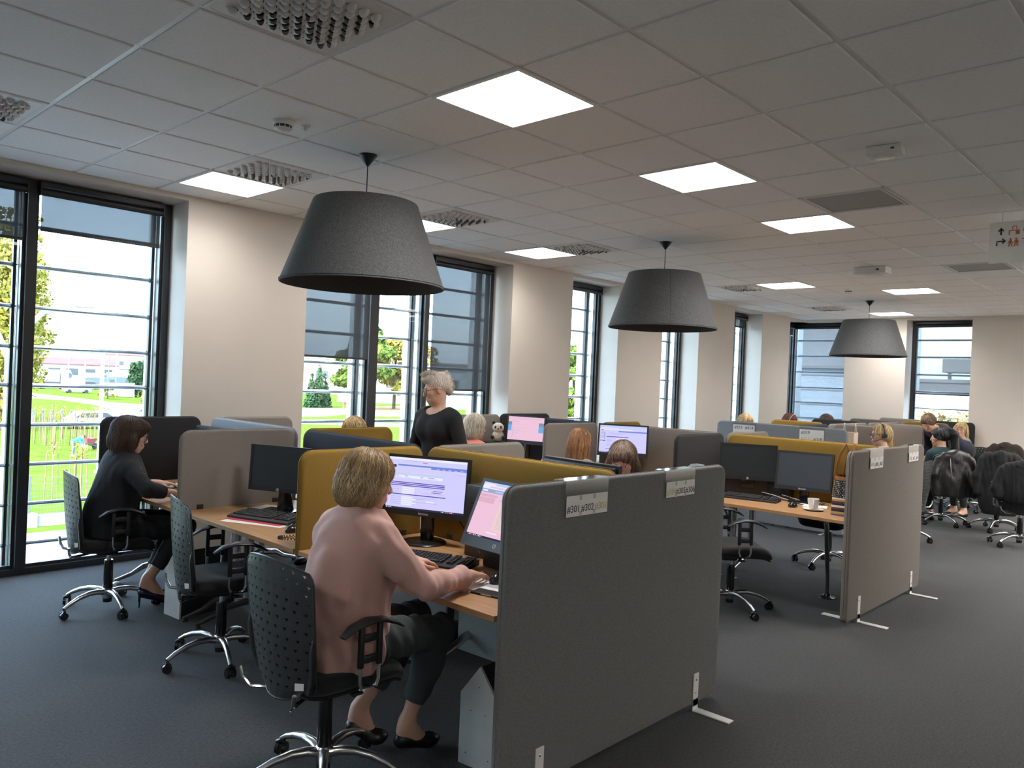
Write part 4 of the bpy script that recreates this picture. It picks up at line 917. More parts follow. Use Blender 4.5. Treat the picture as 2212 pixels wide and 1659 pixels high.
# tote bag
for nm, c in {'bag_black': (.012, .012, .016), 'bag_white': (.62, .58, .50), 'bag_maroon': (.10, .02, .035), 'bag_gold': (.42, .27, .08), 'bag_violet': (.09, .08, .20), 'tan': (.28, .11, .035)}.items(): mat(nm, c, .75, var=.1, vscale=200, bump=.1)
t = thing('tote_bag', 'striped and star dotted tote bag with tan leather straps', 'bag', (5.98, 2.17, DZ), 0)
def bagp(a, z):
    q = z/.29; rx, ry = .125*(1-.16*q)+.008*math.sin(3*a+q*4), .085*(1-.30*q)+.006*math.sin(5*a+q*3); e = .62
    c, s_ = math.cos(a), math.sin(a); return Vector((rx*math.copysign(abs(c)**e, c), ry*math.copysign(abs(s_)**e, s_)*1.1, z))
m = MB(); zs = [0, .012, .03, .045, .06, .075, .09, .105, .118, .13, .20, .26, .29]; cols = ['bag_violet', 'bag_gold', 'bag_black', 'bag_maroon', 'bag_white', 'bag_black', 'bag_maroon', 'bag_gold', 'bag_white', 'bag_black', 'bag_black', 'tan']
A = np.linspace(0, 2*PI, 33)[:-1]
for i in range(len(zs)-1):
    m.use(cols[i]); m.rings([[bagp(a, zs[i]) for a in A], [bagp(a, zs[i+1]) for a in A]], i == 0, False)
m.use('bag_black'); m.rings([[bagp(a, .288)*.97 for a in A], [bagp(a, .20)*.94 for a in A]], False, True); bag = m.obj('body', None, t, smooth=True)
m = MB(); m.use('bag_white'); rnd = random.Random(3)
for i in range(9):
    for j in range(13):
        z = .140+i*.0135; a = PI*.72+j*.125+(i % 2)*.06; p = bagp(a, z); n = Vector((p.x, p.y, 0)).normalized(); u = Vector((0, 0, 1)); v = n.cross(u); r = .0036 if (i+j) % 4 else .0065; k_ = 10
        pts = [p+n*.0025+(u*math.sin(2*PI*q/k_)+v*math.cos(2*PI*q/k_))*(r if q % 2 == 0 else r*.45) for q in range(k_)]
        m.add(pts+[p+n*.0025], [(q, (q+1) % k_, k_) for q in range(k_)])
tag(m.obj('stars', None, bag), kind='stuff')
for s_ in (-1, 1):
    MB().tube([(-.07, s_*.062, .25), (-.06, s_*.066, .34), (-.02, s_*.05, .45), (.04, s_*.03, .52), (.08, s_*.03, .47), (.085, s_*.05, .36), (.08, s_*.062, .25)], [(.004, .011)]*7, 6).obj('strap', 'tan', t, smooth=True)
t = thing('tent_calendar', 'white tent calendar on the desk of the woman in coral', 'calendar', (6.05, 5.17, DZ), 2.9)
for s_ in (-1, 1): MB().box((s_*.035, 0, .10), (.003, .13, .205), Matrix.Rotation(-s_*.33, 3, 'Y')).obj('leaf', 'paper', t)
MB().box((.052, .0, .13), (.002, .04, .04), Matrix.Rotation(-.33, 3, 'Y')).obj('print', 'card_grey', t); MB().bb(-.07, .07, -.065, .065, 0, .003).obj('base_strip', 'paper', t)
t = thing('panda_plush', 'small cream panda plush with black eye patches on the computer box', 'toy', (6.10, 5.95, DZ+.22), 3.9)
mat('plush', (.60, .54, .44), .95, var=.15, vscale=90, bump=.3); mat('plush_black', (.02, .02, .02), .95)
MB().sphere((0, 0, .065), (.06, .065, .066), 18, 12).obj('torso', 'plush', t, smooth=True); hd_ = MB().sphere((.02, 0, .155), (.055, .064, .055), 18, 12).obj('head', 'plush', t, smooth=True)
for s_ in (-1, 1):
    MB().sphere((.005, s_*.05, .205), (.012, .018, .018), 10, 8).obj('ear', 'plush_black', hd_, smooth=True); MB().sphere((.062, s_*.026, .162), (.010, .015, .018), 10, 8).obj('eye_patch', 'plush_black', hd_, smooth=True); MB().sphere((.04, s_*.06, .05), (.03, .02, .022), 10, 8).obj('paw', 'plush_black', t, smooth=True)
MB().sphere((.078, 0, .145), (.008, .01, .007), 10, 8).obj('nose', 'plush_black', hd_, smooth=True)
def cable(label, pts, r=.0025, mn='rubber'):
    P = [Vector(p) for p in pts]; out = []
    for i in range(len(P)-1):
        p0, p1, p2, p3 = P[max(i-1, 0)], P[i], P[i+1], P[min(i+2, len(P)-1)]
        for k in range(8):
            t_ = k/8; out.append(.5*((2*p1)+(p2-p0)*t_+(2*p0-5*p1+4*p2-p3)*t_*t_+(3*p1-p0-3*p2+p3)*t_**3))
    tag(MB().tube(out+[P[-1]], r, 6).obj('cable', mn, None, smooth=True), label, 'cable')
cable('white cable hanging behind the lilac monitor', [(2.86, 3.14, .93), (2.87, 3.0, .885), (2.84, 2.86, .87), (2.78, 2.75, .865)], .003, 'white_plastic'); cable('black cable drooping from the lilac monitor to the computer box', [(2.85, 3.12, .95), (2.85, 3.02, .86), (2.80, 2.88, .80), (2.70, 2.72, .78)], .004)
rc = random.Random(5)
for i in range(7):
    x0 = 6.18+rc.random()*.12; y0 = 2.50+rc.random()*.35
    cable('tangled %s cable on the desk below the dark monitors' % (('grey white', 'black', 'looped black', 'pale grey', 'long black', 'short black', 'crossing black')[i]), [(6.32, 3.0-.06*i, .775), (x0+.06, y0+.14, .765), (x0, y0, .744+.012*rc.random()), (x0-.03+.06*rc.random(), y0-.08, .744), (6.29, y0-.1, .76)], .003, 'white_plastic' if i in (0, 3) else 'rubber')
# grey cap on the chair behind the end screen, kraft bag, storage box
t = thing('knit_cap', 'blue grey knitted cap resting on the chair behind the end screen', 'cap', (5.20, 2.98, .975), .3); mat('knit', (.14, .155, .19), .95, var=.25, vscale=80, vstretch=(1, 1, .2), bump=.4)
MB().lathe([(.001, .10), (.05, .092), (.085, .06), (.10, .02), (.105, -.03), (.10, -.035)], 24).obj('crown', 'knit', t, smooth=True); MB().lathe([(.106, -.04), (.110, -.02), (.106, .0)], 24).obj('brim', 'knit', t, smooth=True)
t = thing('kraft_bag', 'pale kraft paper bag with twisted handles on the far island', 'bag', (10.0, 3.62, DZ), .2); mat('kraft', (.60, .50, .40), .8)
m = MB(); w_, d_, h_ = .34, .14, .42; m.rings([[Vector((x*w_/2*q, y*d_/2*q, z)) for x, y in ((1, 1), (-1, 1), (-1, -1), (1, -1))] for z, q in ((0, 1), (h_*.5, 1.01), (h_, 1), (h_-.004, .97), (.01, .97))], True, True); m.obj('body', 'kraft', t)
for s_ in (-1, 1): MB().tube([(-.06, s_*.065, h_-.02), (-.06, s_*.065, h_+.05), (-.035, s_*.065, h_+.10), (0, s_*.065, h_+.115), (.035, s_*.065, h_+.10), (.06, s_*.065, h_+.05), (.06, s_*.065, h_-.02)], .004, 6).obj('handle', 'kraft', t, smooth=True)
t = thing('storage_box', 'low light grey storage box on the carpet by the far wall', 'box', (14.6, 2.75, 0), .1); MB().bbox((0, 0, .17), (.42, .66, .34), .008).obj('carcass', 'grey_metal', t); MB().bbox((0, 0, .35), (.44, .68, .02), .004).obj('lid', 'white_plastic', t)
# ================================================================== people (implicit surfaces turned into meshes)
class Sdf:
    def __init__(s, lo, hi, h):
        s.lo = np.array(lo, float); s.h = h; s.n = np.ceil((np.array(hi, float)-s.lo)/h).astype(int)+1
        s.f = np.full(s.n, 1., np.float32)
    def _sub(s, a, b):
        i0 = np.clip(np.floor((np.array(a)-s.lo)/s.h).astype(int), 0, s.n-1); i1 = np.clip(np.ceil((np.array(b)-s.lo)/s.h).astype(int)+1, 1, s.n)
        if (i1 <= i0).any(): return None, None
        g = [((s.lo[k]+np.arange(i0[k], i1[k])*s.h).astype(np.float32)) for k in range(3)]
        return tuple(slice(i0[k], i1[k]) for k in range(3)), (g[0][:, None, None], g[1][None, :, None], g[2][None, None, :])
    def _join(s, sl, d, k, sub):
        f = s.f[sl]
        if sub:
            d = -d; h = np.clip(.5-.5*(d-f)/k, 0, 1); s.f[sl] = f*h+d*(1-h)+k*h*(1-h)
        else:
            h = np.clip(.5+.5*(f-d)/k, 0, 1); s.f[sl] = f*(1-h)+d*h-k*h*(1-h)
    def cap(s, a, b, ra, rb=None, k=.02, sub=False):
        rb = ra if rb is None else rb; a = np.array(a, float); b = np.array(b, float); R = max(ra, rb)+k+3*s.h
        sl, g = s._sub(np.minimum(a, b)-R, np.maximum(a, b)+R)
        if sl is None: return s
        ab = b-a; L = float(ab @ ab)+1e-9
        t = np.clip(((g[0]-a[0])*ab[0]+(g[1]-a[1])*ab[1]+(g[2]-a[2])*ab[2])/L, 0, 1)
        d = np.sqrt((g[0]-a[0]-t*ab[0])**2+(g[1]-a[1]-t*ab[1])**2+(g[2]-a[2]-t*ab[2])**2)-(ra+(rb-ra)*t)
        s._join(sl, d, k, sub); return s
    def ell(s, c, r, k=.02, R=None, sub=False):
        c = np.array(c, float); r = np.array(r, float); m = r.max()+k+3*s.h
        sl, g = s._sub(c-m, c+m)
        if sl is None: return s
        x, y, z = g[0]-c[0], g[1]-c[1], g[2]-c[2]
        if R is not None:
            R = np.array(R); x, y, z = R[0, 0]*x+R[1, 0]*y+R[2, 0]*z, R[0, 1]*x+R[1, 1]*y+R[2, 1]*z, R[0, 2]*x+R[1, 2]*y+R[2, 2]*z
        k0 = np.sqrt((x/r[0])**2+(y/r[1])**2+(z/r[2])**2); k1 = np.sqrt((x/r[0]**2)**2+(y/r[1]**2)**2+(z/r[2]**2)**2)+1e-6
        s._join(sl, k0*(k0-1)/k1, k, sub); return s
    def grid(s): return [(s.lo[k]+np.arange(s.n[k])*s.h).astype(np.float32).reshape([-1 if j == k else 1 for j in range(3)]) for k in range(3)]
    def cut(s, p, n):
        """keep the side against the normal n"""
        g = s.grid(); n = np.array(n, float); n /= np.linalg.norm(n)
        d = (g[0]-p[0])*n[0]+(g[1]-p[1])*n[1]+(g[2]-p[2])*n[2]; s.f = np.maximum(s.f, d.astype(np.float32)); return s
    def cutball(s, p, r):
        g = s.grid(); d = r-np.sqrt((g[0]-p[0])**2+(g[1]-p[1])**2+(g[2]-p[2])**2); s.f = np.maximum(s.f, d.astype(np.float32)); return s
    def cutend(s, p, n, rad=.11):
        """trim a sleeve: remove what lies beyond plane p,n within rad of p"""
        g = s.grid(); n = np.array(n, float); n /= np.linalg.norm(n)
        d = (g[0]-p[0])*n[0]+(g[1]-p[1])*n[1]+(g[2]-p[2])*n[2]; q = np.sqrt((g[0]-p[0])**2+(g[1]-p[1])**2+(g[2]-p[2])**2)
        s.f = np.where(q < rad, np.maximum(s.f, d), s.f).astype(np.float32); return s
    def folds(s, amp, fr=(22, 9, 14), seed=0):
        g = s.grid(); r = np.random.default_rng(seed); D = 0
        for i in range(4):
            q = 1+.55*i; ph = r.uniform(0, 6.28, 3); w = r.normal(size=3)*.5+1
            D = D+np.sin(g[0]*fr[0]*q*w[0]+g[2]*fr[2]*q*.6+ph[0]+1.7*np.sin(g[2]*7*q+ph[1]))*np.sin(g[1]*fr[1]*q*w[1]+ph[2]+1.3*np.sin(g[0]*8+g[2]*5*q))/q
        s.f = s.f+(amp*D).astype(np.float32); return s
    def mesh(s, name, mname, smooth_it=1):
        f = s.f; f[0] = f[-1] = 1; f[:, 0] = f[:, -1] = 1; f[:, :, 0] = f[:, :, -1] = 1
        b = f < 0; cnt = np.zeros(np.array(f.shape)-1, np.int8)
        for i in (0, 1):
            for j in (0, 1):
                for k in (0, 1): cnt += b[i:b.shape[0]-1+i, j:b.shape[1]-1+j, k:b.shape[2]-1+k]
        act = (cnt > 0) & (cnt < 8); I = np.argwhere(act); idx = np.full(act.shape, -1, np.int32); idx[act] = np.arange(len(I))
        acc = np.zeros((len(I), 3)); num = np.zeros(len(I)); C = [(i, j, k) for i in (0, 1) for j in (0, 1) for k in (0, 1)]
        for a in C:
            for ax in range(3):
                if a[ax]: continue
                e = list(a); e[ax] = 1
                fa = f[I[:, 0]+a[0], I[:, 1]+a[1], I[:, 2]+a[2]]; fb = f[I[:, 0]+e[0], I[:, 1]+e[1], I[:, 2]+e[2]]; mk = (fa < 0) != (fb < 0)
                t = np.where(mk, fa/np.where(fa == fb, 1, fa-fb), 0); p = np.tile(np.array(a, float), (len(I), 1)); p[:, ax] += t
                acc[mk] += p[mk]; num[mk] += 1
        V = s.lo+(I+acc/num[:, None])*s.h; F = []
        for ax in range(3):
            u, v = [(1, 2), (2, 0), (0, 1)][ax]
            sa = [slice(None)]*3; sb = [slice(None)]*3; sa[ax] = slice(0, -1); sb[ax] = slice(1, None)
            A = b[tuple(sa)]; B = b[tuple(sb)]; ch = np.argwhere(A != B); ch = ch[(ch[:, u] > 0) & (ch[:, v] > 0) & (ch[:, u] < f.shape[u]-1) & (ch[:, v] < f.shape[v]-1)]
            q = []
            for du, dv in ((-1, -1), (0, -1), (0, 0), (-1, 0)):
                c = ch.copy(); c[:, u] += du; c[:, v] += dv; q.append(idx[c[:, 0], c[:, 1], c[:, 2]])
            q = np.stack(q, 1); fl = ~A[ch[:, 0], ch[:, 1], ch[:, 2]]; q[fl] = q[fl][:, ::-1]; F.append(q)
        F = np.concatenate(F); F = F[(F >= 0).all(1)]
        for _ in range(smooth_it):
            S = np.zeros_like(V); n = np.zeros(len(V))
            for k in range(4):
                np.add.at(S, F[:, k], V[F[:, (k+1) % 4]]); np.add.at(n, F[:, k], 1)
            V = V*.5+.5*S/np.maximum(n, 1)[:, None]
        me = bpy.data.meshes.new(name); me.vertices.add(len(V)); me.vertices.foreach_set('co', V.astype(np.float32).ravel())
        me.loops.add(F.size); me.loops.foreach_set('vertex_index', F.astype(np.int32).ravel()); me.polygons.add(len(F))
        me.polygons.foreach_set('loop_start', np.arange(0, F.size, 4, dtype=np.int32)); me.polygons.foreach_set('use_smooth', np.ones(len(F), bool))
        me.update(calc_edges=True); me.validate()
        if mname: me.materials.append(MATS[mname])
        return me
def rot(yaw=0, pitch=0, roll=0):
    """head frame: x forward, y left, z up; pitch > 0 looks down"""
    return np.array((Matrix.Rotation(math.radians(yaw), 3, 'Z') @ Matrix.Rotation(math.radians(pitch), 3, 'Y') @ Matrix.Rotation(math.radians(roll), 3, 'X')))
def head_prims(s, c, R, face=True, smile=False, scale=1.):
    c = np.array(c); q = scale
    P = lambda *v: c+R @ (np.array(v)*q)
    E = lambda v, r, k=.02, sub=False: s.ell(P(*v), np.array(r)*q, k, R, sub)
    E((-.014, 0, .034), (.094, .074, .080)); E((.020, 0, -.030), (.066, .058, .086), .03); E((.034, 0, -.074), (.046, .044, .034), .03); s.cap(P(.066, -.008, -.100), P(.066, .008, -.100), .014*q, k=.02)
    for y in (-1, 1):
        E((-.004, y*.0735, -.008), (.019, .007, .031), .006)
        if face:
            s.cap(P(.078, y*.012, .020), P(.070, y*.046, .016), .011*q, .008*q, .012)
            E((.060, y*.038, -.022 if not smile else -.018), (.024, .021, .022), .02); E((.088, y*.031, .0), (.013, .016, .011), .010, True); s.ell(P(.100, y*.0105, -.036), np.array((.009, .007, .007))*q, .006, R)
    if face:
        s.cap(P(.086, 0, .010), P(.106, 0, -.028), .008*q, .0115*q, .010)
        dz = .010 if smile else .002; E((.082, 0, -.066), (.018, .024, .020), .014)
        if smile:
            for y in (-1, 1): s.cap(P(.090, 0, -.070), P(.076, y*.029, -.070+dz), .0065*q, .005*q, .006, True)
        else: s.cap(P(.099, -.014, -.066), P(.099, .014, -.066), .0016*q, k=.004, sub=True)
def head_extras(par, c, R, brow='brow_dark', smile=False, eyes=True, closed=False):
    M4 = Matrix([list(R[i])+[c[i]] for i in range(3)]+[[0, 0, 0, 1]])
    out = []
    if eyes:
        for y in (-1, 1):
            o = MB().sphere((.0745, y*.031, .000), (.0112, .0125, .0095), 14, 10).obj('eye', 'eye_white', par, smooth=True); o.matrix_local = M4
            i = MB().sphere((.0825, y*.0305, -.001), (.0040, .0060, .0060), 12, 8).obj('iris', 'iris', o, smooth=True); e_ = MB().sphere((.0746, y*.031, .0052), (.0124, .0142, .0078), 14, 10).obj('eyelid', 'skin', par, smooth=True); e_.matrix_local = M4
            o2 = MB().tube([(.085, y*.012, .022), (.086, y*.028, .029), (.074, y*.047, .024)], [(.003, .003), (.004, .003), (.001, .001)], 6).obj('eyebrow', brow, par, smooth=True); o2.matrix_local = M4
        o = MB()
        if smile:
            o.tube([(.076, -.030, -.058), (.090, -.014, -.063), (.094, 0, -.064), (.090, .014, -.063), (.076, .030, -.058)], [(.0015, .002), (.003, .003), (.0035, .003), (.003, .003), (.0015, .002)], 6); o.tube([(.076, -.030, -.060), (.084, -.014, -.077), (.087, 0, -.081), (.084, .014, -.077), (.076, .030, -.060)], [(.0015, .002), (.003, .004), (.004, .004), (.003, .004), (.0015, .002)], 6)
            tt = MB().tube([(.080, -.022, -.065), (.0895, -.010, -.070), (.092, 0, -.071), (.0895, .010, -.070), (.080, .022, -.065)], [(.002, .006)]*5, 6, flat=(1, 0, 0)).obj('teeth', 'teeth', par, smooth=True); tt.matrix_local = M4
        else: o.tube([(.086, -.024, -.064), (.098, -.010, -.0625), (.100, 0, -.064), (.098, .010, -.0625), (.086, .024, -.064)], [(.001, .001), (.003, .0035), (.003, .0035), (.003, .0035), (.001, .001)], 6); o.tube([(.086, -.024, -.066), (.096, -.010, -.072), (.098, 0, -.073), (.096, .010, -.072), (.086, .024, -.066)], [(.001, .001), (.004, .0045), (.0045, .005), (.004, .0045), (.001, .001)], 6)
        o = o.obj('lips', 'lip', par, smooth=True); o.matrix_local = M4
mat('brow_dark', (.05, .03, .02), .8); mat('brow_light', (.30, .20, .11), .8)
def finger(s, p, d, n, L, r, curl):
    """three bent segments from knuckle p along d, bending towards -n"""
    d = np.array(d, float); n = np.array(n, float); a = 0; p = np.array(p, float)
    for i, (l, c) in enumerate(zip((.47, .30, .23), curl)):
        a += c; v = d*math.cos(a)-n*math.sin(a); q = p+v*L*l; s.cap(p, q, r*(1-.09*i), r*(1-.09*(i+1)), .005); p = q
def hand(s, w, d, n, side, curl=(.25, .45, .35), q=1., thumb=.6):
    """w wrist, d towards fingertips, n back of the hand, side = +1 left hand, -1 right hand"""
    d = np.array(d, float); d /= np.linalg.norm(d); n = np.array(n, float); n -= d*(n @ d); n /= np.linalg.norm(n); l = np.cross(n, d)*1.0
    t = -l*side if True else l      # towards the thumb
    w = np.array(w, float)
    s.cap(w-d*.03, w+d*.02, .024*q, .024*q, .02)
    K = []
    for i, (o, L) in enumerate(((.031, .078), (.010, .086), (-.011, .080), (-.031, .064))):
        k = w+d*(.092-.006*abs(i-1)-.004*i)*q+t*o*q; K.append(k); s.cap(w+d*.02+t*o*.55*q, k, .0165*q, .0115*q, .014)
        finger(s, k, d+t*.05*(1.2-i*.9), n, L*q, .0086*q if i < 3 else .0074*q, curl)
    b = w+d*.025*q+t*.024*q-n*.006; m = b+(t*.62+d*.72-n*.25)*.042*q; e = m+(t*.25+d*.95-n*.15)*.034*q; f = e+(d*.98-t*.12)*.026*q
    s.cap(b, m, .0155*q, .012*q, .012); s.cap(m, e, .011*q, .010*q, .006); s.cap(e, f, .0098*q, .0082*q, .005)
def hair(par, name, c, R, mname, prims, h=.005, strands=0, zlow=-.2, seed=1, wav=.004, r0=.0022, part=0., zspan=.1):
    s = Sdf((-.24, -.2, zlow-.05), (.16, .2, .19), h)
    for p in prims:
        k = p[0]
        if k == 'e': s.ell(p[1], p[2], .025)
        elif k == 'c': s.cap(p[1], p[2], p[3], p[4], .02)
        elif k == '-e': s.ell(p[1], p[2], .008, sub=True)
        elif k == '-c': s.cap(p[1], p[2], p[3], p[4], .008, sub=True)
        elif k == 'cut': s.cut(p[1], p[2])
    F = s.f.copy()
    g = s.grid(); th = np.arctan2(g[1], -(g[0]+.02)); s.f = s.f+(.0022*np.sin(th*46+6*np.sin(g[2]*22+seed))+.0016*np.sin(th*91+g[2]*40)).astype(np.float32)*np.clip((.14-g[2])*14, .2, 1).astype(np.float32)
    M4 = Matrix([list(R[i])+[c[i]] for i in range(3)]+[[0, 0, 0, 1]])
    o = link(name, s.mesh(name, mname), par); o.matrix_local = M4
    if strands:
        rg = np.random.default_rng(seed); n = strands; T = 16
        phi = rg.uniform(-PI, PI, n); end = rg.uniform(.72, 1.03, n)
        ts = np.linspace(.02, 1, T)[None, :]*end[:, None]
        # polar walk over the hair surface: first over the crown, then straight down
        ztop = .03; pol = np.clip(ts*2.6, 0, 1)*PI/2; down = np.clip((ts-.385)/.615, 0, 1)*(ztop-zlow)
        ph = phi[:, None]+.10*np.sin(ts*7+rg.uniform(0, 6, n)[:, None])*ts*(wav/.004)*.5
        dx = np.sin(pol)*np.cos(ph); dy = np.sin(pol)*np.sin(ph); dz = np.cos(pol)*np.where(down > 0, 0, 1); cz = ztop-down
        rr = np.linspace(.0, .2, 70); best = np.full((n, T), np.nan)
        for q in rr:
            X = -.02+dx*q; Y = part+dy*q; Z = cz+dz*q
            i = np.clip(((X-s.lo[0])/h).round().astype(int), 0, s.n[0]-1); j = np.clip(((Y-s.lo[1])/h).round().astype(int), 0, s.n[1]-1); k = np.clip(((Z-s.lo[2])/h).round().astype(int), 0, s.n[2]-1)
            ins = F[i, j, k] < .001; best = np.where(ins, q, best)
        best = best+rg.normal(0, .0016, (n, 1))+.0015
        X = -.02+dx*best; Y = part+dy*best; Z = cz+dz*best
        V = []; FA = []; tone = []
        for a in range(n):
            ok = ~np.isnan(best[a])
            if ok.sum() < 5: continue
            # longest run of valid points
            idxs = np.where(ok)[0]; runs = np.split(idxs, np.where(np.diff(idxs) > 1)[0]+1); run = max(runs, key=len)
            if len(run) < 5: continue
            P = np.stack([X[a, run], Y[a, run], Z[a, run]], 1); jmp = np.linalg.norm(np.diff(P, axis=0), axis=1)
            if (jmp > .05).any(): 
                cutp = int(np.argmax(jmp > .05))+1; P = P[:cutp]
                if len(P) < 5: continue
            m = len(P); tn = np.gradient(P, axis=0); tn /= np.linalg.norm(tn, axis=1)[:, None]+1e-9
            out = P-np.array((-.02, 0, 0)); out[:, 2] *= .3; sd = np.cross(tn, out); sd /= np.linalg.norm(sd, axis=1)[:, None]+1e-9; up = np.cross(sd, tn)
            w = r0*1.*np.sin(np.linspace(.35, PI-.12, m))[:, None]*rg.uniform(.7, 1.5); b0 = len(V)
            for k_ in range(m): V += [P[k_]+sd[k_]*w[k_], P[k_]+up[k_]*w[k_]*.55, P[k_]-sd[k_]*w[k_]]
            for k_ in range(m-1):
                q = b0+3*k_; FA += [(q, q+1, q+4, q+3), (q+1, q+2, q+5, q+4), (q+2, q, q+3, q+5)]
            tone += [rg.uniform(.45, 1.55)]*(3*m)
        me = bpy.data.meshes.new('strands'); me.from_pydata([tuple(v) for v in V], [], FA); me.polygons.foreach_set('use_smooth', [True]*len(me.polygons))
        ca = me.color_attributes.new('tone', 'FLOAT_COLOR', 'POINT'); ca.data.foreach_set('color', np.repeat(np.array(tone)[:, None], 4, 1).astype(np.float32).ravel())
        me.materials.append(MATS[mname+'_strand']); so = link('strands', me, o); tag(so, kind='stuff')
    return o
def hairmat(n, c, c2=None):
    c2 = c2 or tuple(x*1.35 for x in c)
    mat(n, tuple(x*.72 for x in c), .5, col2=c, vscale=40, vstretch=(1, 1, .12), bump=.2); mat(n+'_strand', c, .42, col2=c2, vscale=30, vstretch=(1, 1, .1), attr='tone', spec=.6)
hairmat('h_blonde', (.40, .26, .12), (.62, .45, .25)); hairmat('h_brown', (.050, .024, .015), (.085, .042, .025)); hairmat('h_platin', (.66, .58, .50), (.80, .74, .66)); hairmat('h_white', (.62, .55, .42), (.78, .72, .60))
hairmat('h_red', (.24, .095, .035), (.42, .21, .09)); hairmat('h_brunette', (.11, .065, .042), (.24, .16, .11)); hairmat('h_black', (.012, .012, .014), (.02, .02, .024)); hairmat('h_auburn', (.11, .03, .018), (.18, .055, .03)); hairmat('h_gold', (.55, .38, .17), (.72, .55, .30))
for nm, c in {'cl_pink': (.56, .33, .29), 'cl_black': (.010, .011, .013), 'cl_blazer': (.013, .015, .019), 'cl_coral': (.75, .24, .17), 'cl_navy': (.014, .018, .035), 'cl_teal': (.010, .035, .04), 'cl_greyt': (.33, .31, .29), 'cl_trouser': (.016, .019, .022), 'cl_denim': (.045, .055, .06), 'cl_white': (.62, .60, .56), 'cl_turq': (.02, .42, .55), 'cl_work': (.12, .13, .14), 'cl_print': (.30, .26, .22), 'cl_leather': (.010, .010, .011)}.items():
    mat(nm, c, .9 if nm != 'cl_leather' else .35, var=.06, vscale=300, bump=.2, sheen=.2 if nm in ('cl_pink', 'cl_coral') else .02)
mat('shoe', (.010, .012, .03), .25); mat('shoe_black', (.012, .012, .012), .35); mat('gold', (.75, .52, .18), .25, metal=1.); mat('frame_dark', (.05, .02, .03), .3); mat('lens', (.9, .9, .95), .05)
MATS['spectacle'] = sheer('spectacle', (.93, .93, .96), (1, 1, 1), 0, gloss=.3, rough=.02)
def glasses(par, c, R, mname='frame_dark', w=.026, hgt=.021):
    M4 = Matrix([list(R[i])+[c[i]] for i in range(3)]+[[0, 0, 0, 1]]); g = empty('glasses', parent=par); g.matrix_local = M4
    m = MB()
    for y in (-1, 1):
        m.tube([(.101-.006*abs(math.cos(a))*(1 if math.cos(a)*y > 0 else 0)*1., y*.0325+w*math.cos(a), -.002+hgt*math.sin(a)) for a in np.linspace(0, 2*PI, 21)], .0018, 6)
        m.tube([(.094, y*.058, .006), (.06, y*.072, .008), (.0, y*.079, .006), (-.022, y*.079, -.004)], .0018, 6)
    m.tube([(.101, -.008, .003), (.104, 0, .006), (.101, .008, .003)], .0018, 6); m.obj('rim', mname, g, smooth=True)
    for y in (-1, 1):
        mm = MB(); mm.rings([[Vector((.0995+o, y*.0325+w*.96*math.cos(a), -.002+hgt*.96*math.sin(a))) for a in np.linspace(0, 2*PI, 20, endpoint=False)] for o in (0, .001)]); mm.obj('lens', 'spectacle', g)
def headset(par, c, R, mname='black_plastic', side=1):
    M4 = Matrix([list(R[i])+[c[i]] for i in range(3)]+[[0, 0, 0, 1]]); g = empty('headset', parent=par); g.matrix_local = M4
    MB().tube([(-.005, .098*math.cos(a), .022+.112*math.sin(a)) for a in np.linspace(-.1, PI+.1, 19)], [(.004, .008)]*19, 6, flat=(0, 1, 0)).obj('band', mname, g, smooth=True)
    for y in (-1, 1): MB().lathe([(.001, -.012), (.024, -.012), (.028, -.004), (.028, .004), (.022, .012), (.001, .012)], 18).obj('ear_cup', mname, g, smooth=True, loc=(-.003, y*.098, -.008), rot=(PI/2, 0, 0))
    MB().tube([(.0, side*.105, -.015), (.05, side*.09, -.05), (.095, side*.04, -.07)], [.0025, .0025, .004], 6).obj('microphone', mname, g, smooth=True)
